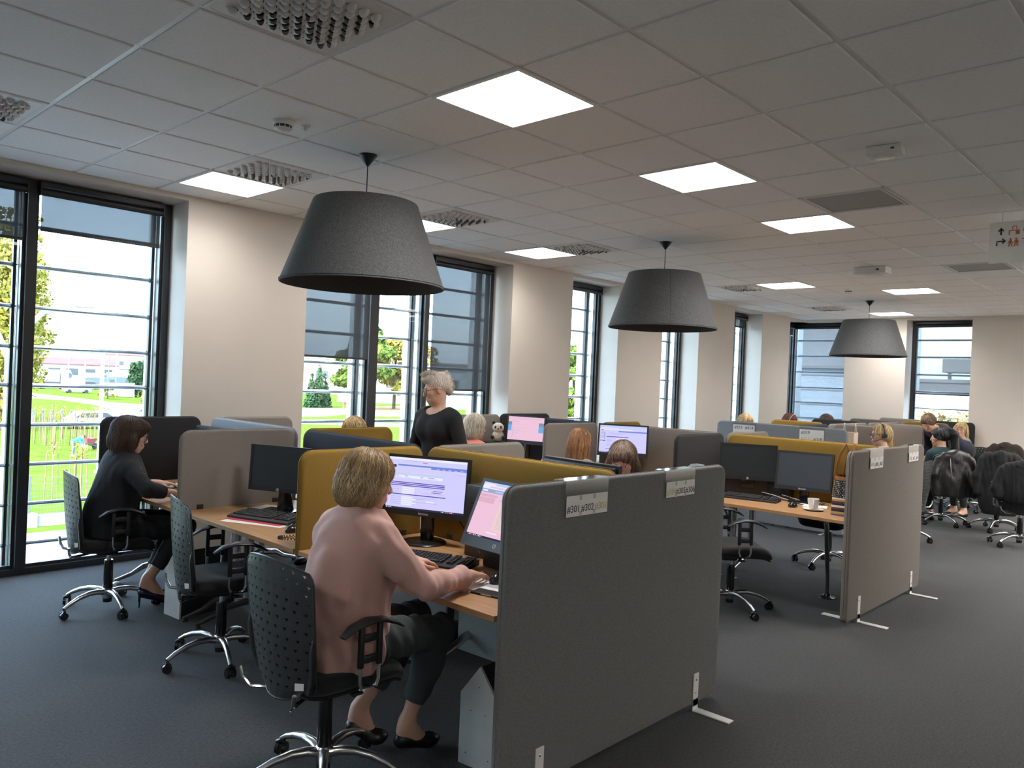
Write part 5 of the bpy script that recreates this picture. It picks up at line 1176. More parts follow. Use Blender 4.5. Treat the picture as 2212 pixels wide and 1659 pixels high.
def person(label, loc, face, H=1.3, seat=.50, lean=4, side=0, yaw=0, pitch=8, roll=0, h=.008, top='cl_black', bottom='cl_trouser', skin='skin', arms=None, legs=None, sit=True, hip=None, neck=(.10, .03), sleeve=.93, hem=.0,
           infl=.012, female=True, face_on=True, smile=False, shoes='shoe_black', build=1., folds=.002, loose=False, collar=None, feet=True, group='office workers', shoulder=.165, brow='brow_dark', anklecut=.10, handpose=None, name='person', headq=1., chin=None):
    """local frame: x forward, y left, origin on the floor below the pelvis"""
    root = None
    zp = hip if hip is not None else (seat+.085 if sit else .93)
    P = np.array((0., 0., zp)); L = H-zp if sit or hip is not None else H-zp
    la, sa = math.radians(lean), math.radians(side)
    D = np.array((math.sin(la)*math.cos(sa), math.sin(sa), math.cos(la)*math.cos(sa))); Lf = L if not isinstance(H, tuple) else H[1]
    if isinstance(H, tuple): Lf = H[1]
    hl = .118*headq
    N = P+D*(Lf-.290*headq); Hc = P+D*(Lf-hl)+np.array((.022*math.cos(la)+.0, 0, 0)) if abs(lean) < 40 else P+D*(Lf-hl)
    Rh = rot(yaw, pitch, roll)
    F = np.array((math.cos(la), 0, -math.sin(la)))         # chest forward
    S = {s_: N-D*.055+np.array((0, s_*shoulder*build, 0)) for s_ in (-1, 1)}
    arms = arms or {}; legs = legs or {}
    A = {}
    for s_ in (-1, 1):
        k = 'r' if s_ < 0 else 'l'
        A[s_] = [np.array(p, float) for p in arms.get(k, (S[s_]+D*-.25+F*.06+np.array((0, s_*.05, 0)), S[s_]-D*.30+F*.27+np.array((0, -s_*.03, 0))))]
    G = {}
    for s_ in (-1, 1):
        k = 'r' if s_ < 0 else 'l'
        if k in legs: G[s_] = [np.array(p, float) for p in legs[k]]
        elif sit: G[s_] = [np.array((.40, s_*.10, zp-.045)), np.array((.33, s_*.10, .11)), np.array((.46, s_*.11, .035))]
        else: G[s_] = [np.array((.02, s_*.09, .50)), np.array((-.02, s_*.09, .09)), np.array((.13, s_*.10, .03))]
    pts = np.array([P, N, Hc]+list(S.values())+[p for v in A.values() for p in v]+[p for v in G.values() for p in v])
    lo, hi = pts.min(0)-.24, pts.max(0)+.24; lo[2] = max(lo[2], -.03)
    def torso(s, e, bust=True, col=False):
        b = build
        s.cap(P+np.array((0, -.07*b, 0)), P+np.array((0, .07*b, 0)), .108*b+e, k=.05); s.ell(P+D*(Lf-.27)*.36, np.array((.098, .128, .15))*b+e, .06, rot(0, lean))
        s.ell(P+D*(Lf-.27)*.72, np.array((.105, .150, .155))*b+e, .06, rot(0, lean)); s.cap(S[-1]*.86+S[1]*.14, S[1]*.86+S[-1]*.14, .062*b+e, k=.05); s.cap(N-D*.01, S[-1]*.7+N*.3, .042+e, .045+e, .04); s.cap(N-D*.01, S[1]*.7+N*.3, .042+e, .045+e, .04)
        if female and bust:
            for y in (-1, 1): s.ell(P+D*(Lf-.27)*.66+F*.075*b+np.array((0, y*.068, 0)), np.array((.062, .066, .068))*b+e, .05)
        if col:
            s.ell(P+D*.02+np.array((-.03, 0, 0)), np.array((.150, .172, .36))*b+e, .05, rot(0, lean)); s.ell(P+D*.30, np.array((.122, .162, .22))*b+e, .05, rot(0, lean))
        elif sit:
            for y in (-1, 1): s.ell(P+np.array((-.05, y*.07, -.01)), np.array((.10, .095, .10))*b+e, .04)
    def arm(s, s_, e, to=1.):
        sh, (el, wr) = S[s_], A[s_][:2]; w2 = el+(wr-el)*to
        s.cap(sh, el, .050*build+e, .039+e, .035); s.cap(el, w2, .038+e, (.038+(.026-.038)*to)+e, .02)
    def leg(s, s_, e, to=1.):
        kn, an = G[s_][0], G[s_][1]; hp = P+np.array((0, s_*.085*build, -.01)); a2 = kn+(an-kn)*to
        s.cap(hp, kn, .088*build+e, .058+e, .05); s.cap(kn, kn+(an-kn)*.4, .055+e, .056+e, .03); s.cap(kn+(an-kn)*.35, a2, .054+e, (.034 if to > .9 else .04)+e, .03)
    # --- body
    s = Sdf(lo, hi, h); torso(s, -.006)
    for s_ in (-1, 1):
        arm(s, s_, -.003); leg(s, s_, -.004)
        el, wr = A[s_][:2]; d = (wr-el)/np.linalg.norm(wr-el); hp_ = (handpose or {}).get('r' if s_ < 0 else 'l', {})
        hand(s, wr, hp_.get('d', d), hp_.get('n', (0, 0, 1)), s_, hp_.get('curl', (.25, .45, .35)), .95)
        an, to = G[s_][1], G[s_][2]; s.cap(an, an+(to-an)*.3+np.array((0, 0, -.02)), .034, .034, .03); s.cap(an+np.array((-.02, 0, -.04)), to, .03, .026, .03)
    s.cap(N-D*.05, Hc-Rh @ np.array((.018, 0, .05)), .052, .050, .03); head_prims(s, Hc, Rh, face_on, smile, headq)
    root = link(name, s.mesh(name, skin), None, (loc[0], loc[1], 0), (0, 0, math.radians(face))); tag(root, label, 'person', group)
    # --- top
    s = Sdf(lo, hi, h); torso(s, infl, True, loose)
    for s_ in (-1, 1): arm(s, s_, infl*.8, sleeve)
    if folds: s.folds(folds, (26, 16, 9), seed=len(label))
    zc = P+D*hem
    s.cut(zc, -D)
    for s_ in (-1, 1):
        el, wr = A[s_][:2]; v = wr-el; s.cutend(el+v*(sleeve-.005), v, .09)
    if neck: s.cutball(N+D*(.060+neck[1])+F*.035, neck[0])
    to_ = link('top', s.mesh('top', top), root)
    s = Sdf(lo, hi, h)
    b_ = build
    s.cap(P+np.array((0, -.07*b_, 0)), P+np.array((0, .07*b_, 0)), .112*b_, k=.05)
    if sit:
        for y in (-1, 1): s.ell(P+np.array((-.03 if loose else -.05, y*.07, -.01)), np.array((.104, .092 if loose else .099, .104))*b_, .04)
    for s_ in (-1, 1): leg(s, s_, .008, 1-anklecut+.04)
    if folds: s.folds(folds*.8, seed=3)
    s.cut(P+D*(.13 if sit else .06), D)
    for s_ in (-1, 1):
        kn, an = G[s_][:2]; v = an-kn; s.cutend(an-v*anklecut, v, .09)
    link('trousers', s.mesh('trousers', bottom), root)
    if feet:
        for s_ in (-1, 1):
            an, to = G[s_][1], G[s_][2]; s = Sdf(np.minimum(an, to)-.11, np.maximum(an, to)+.11, max(h*.8, .005)); hl_ = an+np.array((-.025, 0, -.07))
            hl_[2] = max(min(hl_[2], to[2]+.06), .03)
            s.cap(hl_, to, .036, .031, .02); s.ell(to+(to-an)*.12*np.array((1, 1, 0)), (.05, .036, .026), .03); s.cut((0, 0, max(0.003, min(to[2]-.03, .01))), (0, 0, -1)); s.cutball(an+np.array((.035, 0, .035)), .058)
            link('shoe', s.mesh('shoe', shoes), root)
    return root, Hc, Rh, dict(P=P, N=N, S=S, A=A, G=G, D=D, F=F)
def to_local(loc, face, p):
    a = -math.radians(face); x, y = p[0]-loc[0], p[1]-loc[1]; return (x*math.cos(a)-y*math.sin(a), x*math.sin(a)+y*math.cos(a), p[2])
# face opening shared by the long styles
FO = ('-e', (.088, 0, -.045), (.066, .066, .100))
BASE = ('e', (-.016, 0, .036), (.104, .084, .090))
# ---- woman in pink (back view)
loc, fc = (1.865, 2.64), -2
tl = lambda p: to_local(loc, fc, p)
rt_, Hc, Rh, J = person('woman in a pink cardigan with a blonde bob, working with her back to us', loc, fc, 1.325, .49, 5, -1, -12, 12, 0, .0055, 'cl_pink', 'cl_denim', arms={'r': (tl((2.02, 2.335, .815)), tl((2.335, 2.415, .79))), 'l': (tl((2.06, 2.86, .83)), tl((2.32, 2.80, .79)))},
    legs={'r': ((.42, -.10, .545), (.32, -.02, .14), (.43, -.03, .035)), 'l': ((.45, .11, .545), (.20, .17, .17), (.26, .12, .045))}, neck=(.088, .045), sleeve=.86, hem=-.10, infl=.020, build=1.06, folds=.0075, loose=True, handpose={'r': {'d': (.93, .30, -.10), 'n': (.1, .05, 1), 'curl': (.12, .45, .35)}}, shoes='shoe_black', anklecut=.24)
hair(rt_, 'hair', Hc, Rh, 'h_blonde', [('e', (-.016, 0, .036), (.112, .098, .092)), ('e', (-.030, 0, -.025), (.105, .106, .085)), ('e', (-.055, 0, -.075), (.072, .085, .055)), ('e', (-.02, .075, -.06), (.05, .032, .05)), ('e', (-.02, -.075, -.06), (.05, .032, .05)), FO], .004, 3200, -.125, 4, .022, .0017, .01)
m = MB()
el, wr = J['A'][-1]; d_ = np.array((.93, .30, -.10)); d_ /= np.linalg.norm(d_)
for q in (.098, .104): 
    c_ = wr+d_*q*.95+np.array((.012*.3, -.0, 0))*0+np.cross((0.1, .05, 1), d_)*-.011; m.tube([(c_[0]+.0*math.cos(a), c_[1]+.0105*math.cos(a), c_[2]+.0105*math.sin(a)) for a in np.linspace(0, 2*PI, 15)], .0016, 5)
m.obj('ring', 'gold', rt_, smooth=True)
# ---- woman in black blazer (profile)
loc, fc = (1.98, 5.47), -4
tl = lambda p: to_local(loc, fc, p)
rt_, Hc, Rh, J = person('woman in a black blazer with a dark brown bob, seen in profile', loc, fc, 1.285, .48, 6, 0, -10, 10, 0, .0065, 'cl_blazer', 'cl_trouser', arms={'r': (tl((2.07, 5.15, .83)), tl((2.25, 5.19, .79))), 'l': (tl((2.12, 5.72, .80)), tl((2.32, 5.62, .80)))},
    legs={'r': ((.43, -.12, .53), (.20, -.10, .20), (.33, -.13, .05)), 'l': ((.45, .06, .56), (.24, .04, .16), (.36, .02, .04))}, neck=(.08, .035), sleeve=.62, hem=-.07, infl=.014, build=1.02, folds=.004, loose=True, shoes='shoe', smile=True, anklecut=.22, handpose={'r': {'curl': (.2, .4, .3)}})
hair(rt_, 'hair', Hc, Rh, 'h_brown', [('e', (-.016, 0, .040), (.112, .092, .086)), ('e', (-.035, 0, -.04), (.098, .100, .11)), ('c', (-.05, .04, -.08), (-.055, .055, -.165), .055, .042), ('c', (-.05, -.04, -.08), (-.055, -.055, -.165), .055, .042), ('c', (.0, .078, -.02), (.02, .085, -.16), .03, .022), ('c', (.0, -.078, -.02), (.02, -.085, -.16), .03, .022), ('e', (.062, 0, .062), (.048, .066, .036)), ('-e', (.098, 0, -.060), (.064, .064, .100)), ('cut', (0, 0, -.205), (.25, 0, -1))], .0045, 2200, -.2, 9, .004, .0017)
glasses(rt_, Hc, Rh); head_extras(rt_, Hc, Rh, smile=True)
s = Sdf((-.1, -.14, .6), (.3, .14, 1.15), .008); N_, P_, D_ = J['N'], J['P'], J['D']
s.ell(P_+D_*.30+np.array((.055, 0, 0)), (.085, .075, .20), .03); s.cap(N_+np.array((.01, -.02, -.02)), N_+np.array((.01, .02, -.02)), .058, k=.03); s.cutball(N_+np.array((.01, 0, .075)), .075)
link('blouse', s.mesh('blouse', 'cl_white'), rt_)
MB().tube([tuple(N_+np.array((.03, .05, 0))), tuple(P_+D_*.33+np.array((.148, .04, 0))), tuple(P_+D_*.12+np.array((.165, .0, 0)))], .004, 6).obj('lanyard', 'cl_black', rt_, smooth=True); MB().bbox(tuple(P_+D_*.04+np.array((.175, -.02, 0))), (.006, .055, .085), .002).obj('badge', 'white_plastic', rt_)
for s_ in (-1, 1): 
    an, to = J['G'][s_][1], J['G'][s_][2]; MB().tube([(an[0]-.045, an[1], max(an[2]-.05, .09)), (an[0]-.05, an[1], .01)], [.010, .004], 8).obj('heel', 'shoe', rt_, smooth=True)
# ---- standing woman
rt_, Hc, Rh, J = person('standing woman in a black top with short platinum hair and glasses, laughing', (4.07, 4.62), 184, 1.66, lean=2, yaw=-34, pitch=12, roll=0, sit=False, h=.0065, top='cl_black', bottom='cl_trouser', neck=(.118, .022), sleeve=.95, hem=-.02, infl=.016, build=.98, folds=.0015, smile=True, shoulder=.18, arms={'r': ((.0, -.25, 1.10), (.06, -.24, .86)), 'l': ((.0, .25, 1.10), (.06, .24, .86))})
hair(rt_, 'hair', Hc, Rh, 'h_platin', [('e', (-.022, 0, .042), (.098, .079, .080)), ('e', (.045, 0, .092), (.066, .050, .036)), ('e', (-.02, 0, .096), (.075, .055, .038)), ('e', (-.085, 0, .06), (.045, .055, .06)), ('e', (-.092, 0, -.005), (.032, .05, .06)), ('-e', (.105, 0, -.040), (.085, .12, .100)), ('-e', (.0, .095, -.02), (.05, .025, .06)), ('-e', (.0, -.095, -.02), (.05, .025, .06)), ('cut', (0, 0, -.085), (-.2, 0, -1))], .004, 0)
m = MB(); rg = random.Random(8)
for i in range(420):
    a = rg.uniform(0, 1); y = rg.gauss(0, .028)
    if a < .55: x = .10-a*.30; z = .10+.035*math.sin(PI*min(1, (a+.12)/.6)); d_ = Vector((.35-a*1.2, y*6, .9))
    else: b = (a-.55)/.45; x = -.072-.040*math.sin(b*PI*.8)-.012; z = .125-b*.185; d_ = Vector((-.85, y*6, .35-b*.9))
    d_.normalize(); l = rg.uniform(.012, .026); p = Vector((x, y, z)); m.tube([p-d_*.012, p+d_*l*.5, p+d_*l+Vector((rg.uniform(-.006, .006), rg.uniform(-.006, .006), .004))], [.0034, .0028, .0004], 4)
o = m.obj('tufts', 'h_platin', rt_, smooth=True); tag(o, kind='stuff'); o.matrix_local = Matrix([list(Rh[i])+[Hc[i]] for i in range(3)]+[[0, 0, 0, 1]])
glasses(rt_, Hc, Rh, 'frame_dark'); head_extras(rt_, Hc, Rh, 'brow_light', smile=True)
LONG = lambda z, w=.085, b=.05: [BASE, ('e', (-.035, 0, -.03), (.092, .092, .10)), ('c', (-.06, .03, -.06), (-.07, .04, z), .055, b), ('c', (-.06, -.03, -.06), (-.07, -.04, z), .055, b), ('c', (-.01, w-.008, -.02), (-.01, w, z*.8), .026, .02), ('c', (-.01, -w+.008, -.02), (-.01, -w, z*.8), .026, .02), FO]
# ---- others at the islands
rt_, Hc, Rh, J = person('woman in coral with a white blonde bob, turned to the rose monitor', (5.30, 5.55), 2, 1.283, .49, 5, 0, -18, 6, 0, .009, 'cl_coral', infl=.016)
hair(rt_, 'hair', Hc, Rh, 'h_white', [('e', (-.018, 0, .038), (.112, .096, .092)), ('e', (-.035, 0, -.04), (.10, .100, .10)), ('e', (-.055, 0, -.09), (.07, .085, .05)), FO, ('cut', (0, 0, -.135), (0, 0, -1))], .005, 1300, -.13, 5, .002, .002)
rt_, Hc, Rh, J = person('woman with long reddish hair and a patterned top, back to us', (5.20, 4.14), 4, 1.245, .47, 4, 0, 0, 6, 0, .010, 'cl_print', infl=.014)
hair(rt_, 'hair', Hc, Rh, 'h_red', LONG(-.30, .082, .045), .006, 1600, -.33, 6, .003, .002)
rt_, Hc, Rh, J = person('woman with brown hair and a fringe looking down behind the mustard screen', (4.10, 2.83), 182, 1.285, .49, 6, 0, 26, 16, 0, .007, 'cl_navy', infl=.014)
hair(rt_, 'hair', Hc, Rh, 'h_brunette', LONG(-.26, .086, .05)[:-1]+[('e', (.060, 0, .064), (.052, .070, .040)), ('-e', (.100, 0, -.060), (.066, .062, .098))], .005, 1600, -.28, 7, .003, .0018)
head_extras(rt_, Hc, Rh)
rt_, Hc, Rh, J = person('blonde woman hidden behind a mustard screen by the window, only her crown showing', (4.05, 5.66), 180, 1.255, .47, 3, 0, 0, 12, 0, .012, 'cl_white')
hair(rt_, 'hair', Hc, Rh, 'h_gold', LONG(-.2), .007, 500, -.22, 8, .003, .0035)
for i, (x, y, hh, hm, lab, st) in enumerate(((10.05, 5.10, 1.30, 'h_gold', 'person with centre parted blonde hair behind the numbered end screen', 1), (11.55, 5.13, 1.30, 'h_auburn', 'person with dark red hair and a pale hairband', 2), (12.62, 4.99, 1.292, 'h_brunette', 'person with short brown hair beyond the black screen', 3))):
    rt_, Hc, Rh, J = person(lab, (x, y), -90, hh, .49, 3, 0, 0, 20, 0, .014, 'cl_navy', female=st < 3)
    hair(rt_, 'hair', Hc, Rh, hm, LONG(-.15) if st < 3 else [BASE, ('e', (-.04, 0, 0), (.085, .085, .08)), FO], .008, 350, -.16, 11+i, .003, .004)
    if st == 2: o = MB().tube([(.02, .1*math.cos(a), .036+.098*math.sin(a)) for a in np.linspace(0, PI, 15)], .004, 6).obj('hairband', 'cl_white', rt_, smooth=True); o.matrix_local = Matrix([list(Rh[i_])+[Hc[i_]] for i_ in range(3)]+[[0, 0, 0, 1]])
rt_, Hc, Rh, J = person('blonde woman with a headset and dark glasses at the far island', (9.35, 2.98), 90, 1.312, .49, 4, 0, 42, 4, 0, .009, 'cl_white')
hair(rt_, 'hair', Hc, Rh, 'h_gold', [BASE, ('e', (-.04, 0, -.005), (.09, .09, .085)), ('c', (-.09, -.03, .03), (-.12, -.05, -.16), .045, .05), ('c', (-.07, .0, -.04), (-.10, -.03, -.19), .05, .05), FO], .006, 500, -.2, 14, .006, .0035); glasses(rt_, Hc, Rh, 'black_plastic'); headset(rt_, Hc, Rh); head_extras(rt_, Hc, Rh)
rt_, Hc, Rh, J = person('woman with a black ponytail and a headset, in a dark teal top', (11.17, 2.84), 55, 1.25, .47, 8, 0, 45, 6, 0, .010, 'cl_teal')
hair(rt_, 'hair', Hc, Rh, 'h_black', [BASE, ('e', (-.05, 0, .02), (.08, .082, .075)), ('c', (-.10, 0, .07), (-.16, 0, .03), .04, .05), ('c', (-.16, 0, .03), (-.17, 0, -.15), .05, .045), FO], .006, 500, -.18, 15, .003, .0035); headset(rt_, Hc, Rh)
o = MB().tube([(-.118, .03*math.cos(a), .07+.03*math.sin(a)) for a in np.linspace(0, 2*PI, 13)], .006, 6).obj('hair_tie', 'cl_white', rt_, smooth=True); o.matrix_local = Matrix([list(Rh[i_])+[Hc[i_]] for i_ in range(3)]+[[0, 0, 0, 1]])
rt_, Hc, Rh, J = person('man in a navy shirt bending over the far desks', (12.28, 2.93), 145, .93+.76, lean=56, sit=False, hip=.93, h=.011, top='cl_navy', bottom='cl_trouser', female=False, build=1.12, shoulder=.19, yaw=20, pitch=40, arms={'r': ((.30, -.26, .95), (.48, -.22, .78)), 'l': ((.34, .26, .95), (.50, .2, .78))})
hair(rt_, 'hair', Hc, Rh, 'h_brunette', [BASE, ('e', (-.045, 0, .005), (.078, .082, .08)), ('-e', (.098, 0, -.050), (.070, .11, .100))], .007, 400, -.06, 16, .003, .0035)
rt_, Hc, Rh, J = person('smiling blonde woman in a grey t-shirt leaning her chin on her hand', (14.10, 3.26), 100, 1.262, .47, 8, 0, 78, 4, 0, .010, 'cl_greyt', sleeve=.02, arms={'l': ((.16, .26, .92), (.19, .16, 1.10)), 'r': ((.2, -.24, .82), (.36, -.06, .80))}, smile=True, handpose={'l': {'d': (.05, -.1, 1), 'n': (.9, .2, 0), 'curl': (.5, .8, .5)}})
hair(rt_, 'hair', Hc, Rh, 'h_gold', LONG(-.20), .007, 500, -.22, 17, .003, .0035); head_extras(rt_, Hc, Rh, 'brow_light', smile=True)
# ---- garments over chairs
def garment(label, loc, face, mname, hem=.5, sleeve=.5, h=.011, amp=.007, wide=.215, top=.965):
    s = Sdf((-.5, -.42, .1), (0, .42, 1.15), h)
    s.cap((-.285, -wide*.62, top-.055), (-.285, wide*.62, top-.055), .058, k=.04); s.ell((-.295, 0, .72), (.085, wide, .27), .05)
    if hem < .5: s.ell((-.31, 0, .50), (.09, wide*1.08, .34), .06)
    s.ell((-.30, 0, hem+.16), (.09, wide*1.03, .22), .05); s.cap((-.31, 0, top-.03), (-.33, 0, top-.10), .06, .05, .03)
    for q in (-1, 1): s.cap((-.29, q*wide*.86, top-.10), (-.32, q*(wide+.035), top-.30), .058, .052, .03); s.cap((-.32, q*(wide+.035), top-.30), (-.33, q*(wide+.02), sleeve), .052, .044, .03)
    s.folds(amp, (16, 30, 4), seed=len(label)); s.cut((0, 0, hem), (0, 0, -1))
    o = link('jacket', s.mesh('jacket', mname), None, loc, (0, 0, math.radians(face))); tag(o, label, 'jacket', 'jackets hung over chairs')
    MB().tube([(-.375, .09, top-.08), (-.392, .085, .72), (-.392, .09, hem+.06)], .0035, 6).obj('seam', 'chrome' if mname == 'cl_leather' else 'cl_black', o)
    MB().tube([(-.30, -.07, top-.005), (-.345, -.05, top-.02), (-.355, 0, top-.03), (-.345, .05, top-.02), (-.30, .07, top-.005)], [(.012, .03)]*5, 8, flat=(1, 0, 0)).obj('collar', mname, o, smooth=True)
    return o
mat('cl_brown', (.022, .015, .011), .9, var=.1, vscale=120, bump=.2)
garment('black leather jacket hung over the chair of the ponytail woman', (11.25, 2.88, 0), 40, 'cl_leather', .40, .42)
garment('long black coat hung over an office chair in the aisle', (11.35, 2.27, 0), 15, 'cl_black', .24, .50, top=1.0)
garment('dark brown jacket hung over a chair near the far wall', (13.2, 2.62, 0), 20, 'cl_brown', .55, .55, top=1.02)
garment('black coat over the chair cut by the right edge', (10.35, 1.84, 0), 12, 'cl_black', .52, .6)
# ================================================================== outside: the yard one storey below
GZ = -4.0
def ray(px, py):
    return CF+CR*((px-W_PX/2)/FPX)-CU*((py-H_PX/2)/FPX)
def gp(px, py, z=GZ):
    v = ray(px, py); k = (z-EYE)/v.z; return Vector((v.x*k, v.y*k, z))
def at_depth(px, py, k):
    v = ray(px, py); return Vector((v.x*k, v.y*k, EYE+v.z*k))
mat('grass', (.050, .088, .012), .95, col2=(.078, .115, .02), vscale=1.2, detail=8, bump=.3); mat('asphalt', (0.143, 0.143, 0.151), .9, var=.08, vscale=6); mat('kerb', (0.231, 0.231, 0.235), .85, var=.08, vscale=8); mat('leaf_litter', (0.176, 0.092, 0.042), .95, col2=(.21, .18, .12), vscale=1.5, detail=8)
mat('facade_white', (0.302, 0.307, 0.315), .8, var=.04, vscale=.4); mat('facade_grey', (0.151, 0.160, 0.172), .7, var=.05, vscale=.3); mat('facade_blue', (.24, .31, .40), .45, var=.05, vscale=.2); mat('facade_cyan', (0.084, 0.252, 0.277), .5, var=.05, vscale=.2); mat('roof_red', (0.231, 0.067, 0.067), .7, var=.08, vscale=.5); mat('roof_grey', (0.160, 0.168, 0.189), .7); mat('win_dark', (0.042, 0.050, 0.063), .25)
mat('car_white', (0.336, 0.340, 0.349), .3); mat('car_red', (0.210, 0.025, 0.025), .35); mat('car_blue', (0.050, 0.076, 0.143), .35); mat('car_sky', (0.189, 0.231, 0.277), .25); mat('car_orange', (0.294, 0.139, 0.034), .4); mat('tyre', (0.013, 0.013, 0.013), .8)
mat('bark', (0.067, 0.050, 0.038), .95, var=.3, vscale=8, bump=.5); mat('stake', (0.16, 0.12, 0.07), .85, var=.15, vscale=9); mat('pole_white', (0.302, 0.319, 0.353), .4); mat('fence_green', (0.067, 0.084, 0.080), .6)
def leafmat(n, c, c2): 
    m = mat(n, c, .8, col2=c2, vscale=.9, detail=5, spec=.05)
    p = m.node_tree.nodes['Principled BSDF']; p.inputs['Transmission Weight'].default_value = 0
leafmat('leaf_green', (0.040, 0.080, 0.015), (0.100, 0.140, 0.030)); leafmat('leaf_yellow', (0.150, 0.150, 0.025), (0.260, 0.220, 0.050)); leafmat('leaf_dark', (0.018, 0.043, 0.022), (0.030, 0.065, 0.030)); leafmat('leaf_autumn', (0.170, 0.130, 0.050), (0.275, 0.200, 0.080))
def paver_material():
    m = mat('pavers', (.5, .5, .5), .9); N = m.node_tree.nodes; L = m.node_tree.links
    tc = N.new('ShaderNodeTexCoord'); mp = N.new('ShaderNodeMapping'); mp.inputs['Rotation'].default_value = (0, 0, .0); L.new(tc.outputs['Object'], mp.inputs[0])
    b = N.new('ShaderNodeTexBrick'); b.inputs['Scale'].default_value = 1; b.inputs['Brick Width'].default_value = .22; b.inputs['Row Height'].default_value = .165; b.inputs['Mortar Size'].default_value = .012
    b.inputs['Color1'].default_value = (.165, .17, .175, 1); b.inputs['Color2'].default_value = (.145, .15, .158, 1); b.inputs['Mortar'].default_value = (.09, .094, .098, 1); L.new(mp.outputs[0], b.inputs[0]); L.new(b.outputs[0], N['Principled BSDF'].inputs['Base Color'])
paver_material()
for n_ in ('grass', 'asphalt', 'kerb', 'leaf_litter', 'pavers', 'facade_white', 'facade_grey', 'roof_red', 'roof_grey', 'bark', 'stake'): MATS[n_].node_tree.nodes['Principled BSDF'].inputs['Specular IOR Level'].default_value = 0
tag(MB().bb(-350, 600, 28.4, 700, GZ-.5, GZ).obj('lawn_ground', 'grass'), kind='structure')
tag(MB().bb(-350, 600, -350, 28.0, GZ-.5, GZ).obj('yard_paving', 'pavers'), kind='structure')
tag(MB().bb(-100, 200, 28.0, 28.4, GZ-.5, GZ+.06).obj('kerb_edge', 'kerb'), kind='structure')
def flat(name, pts, mn, lift=.02):
    m = MB(); v = [gp(*p) for p in pts]; m.add([Vector((p.x, p.y, GZ+lift)) for p in v]+[Vector((p.x, p.y, GZ-.3)) for p in v], [tuple(range(len(v))), tuple(range(2*len(v)-1, len(v)-1, -1))]+[(i, i+len(v), (i+1) % len(v)+len(v), (i+1) % len(v)) for i in range(len(v))])
    return tag(m.obj(name, mn), kind='structure')
flat('road', [(-300, 838), (60, 848), (150, 858), (250, 870), (420, 880), (420, 930), (330, 950), (180, 905), (150, 897), (225, 886), (232, 882), (200, 874), (130, 864), (60, 860), (-300, 852)], 'asphalt')
flat('road_kerb', [(150, 897), (222, 887), (233, 882), (228, 879), (236, 882), (226, 890), (150, 900)], 'kerb', .12)
flat('far_path', [(560, 905), (1120, 925), (1120, 932), (560, 912)], 'kerb', .03); flat('far_road', [(560, 880), (690, 882), (790, 880), (1150, 872), (1150, 880), (790, 892), (700, 900), (560, 900)], 'asphalt', .025); flat('leaf_ground', [(690, 884), (800, 878), (960, 878), (960, 900), (800, 900), (720, 893)], 'leaf_litter', .05)
# fence along the lawn
f = thing('garden_fence', 'wire mesh fence on a low concrete plinth along the lawn', 'fence', (0, 29.8, GZ))
MB().bb(-20, 40, -.12, .12, 0, .38).obj('plinth', 'kerb', f)
m = MB()
for x in np.arange(-20, 40.1, 2.55): MB().bb(x-.03, x+.03, -.03, .03, .3, 1.75).obj('post', 'fence_green', f); MB().bb(x-.22, x+.22, -.2, .2, 0, .45).obj('post_block', 'kerb', f)
for z in np.arange(.42, 1.7, .2): m.bb(-20, 40, -.005, .005, z, z+.01)
for x in np.arange(-2, 32, .1): m.bb(x, x+.006, -.003, .003, .4, 1.7)
tag(m.obj('wire_mesh', 'fence_green', f), kind='stuff')
def leaves(n, blobs, size, seed, flatz=.8):
    rg = np.random.default_rng(seed); B = np.array([b[1]**2*b[2] for b in blobs]); B = B/B.sum(); k = rg.choice(len(blobs), n, p=B); d = rg.normal(size=(n, 3)); d /= np.linalg.norm(d, axis=1)[:, None]; r = rg.uniform(.45, 1., n)**.6
    C = np.array([b[0] for b in blobs])[k]; S = np.array([(b[1], b[1], b[2]) for b in blobs])[k]; P = C+d*r[:, None]*S
    u = rg.normal(size=(n, 3)); u /= np.linalg.norm(u, axis=1)[:, None]; v = np.cross(u, d+rg.normal(size=(n, 3))*.4); v /= np.linalg.norm(v, axis=1)[:, None]+1e-9
    s = size*rg.uniform(.6, 1.4, n)[:, None]; V = np.stack([P-u*s, P+v*s*.55, P+u*s, P-v*s*.55], 1).reshape(-1, 3); F = np.arange(4*n).reshape(n, 4)
    me = bpy.data.meshes.new('foliage'); me.from_pydata(V.tolist(), [], F.tolist()); return me
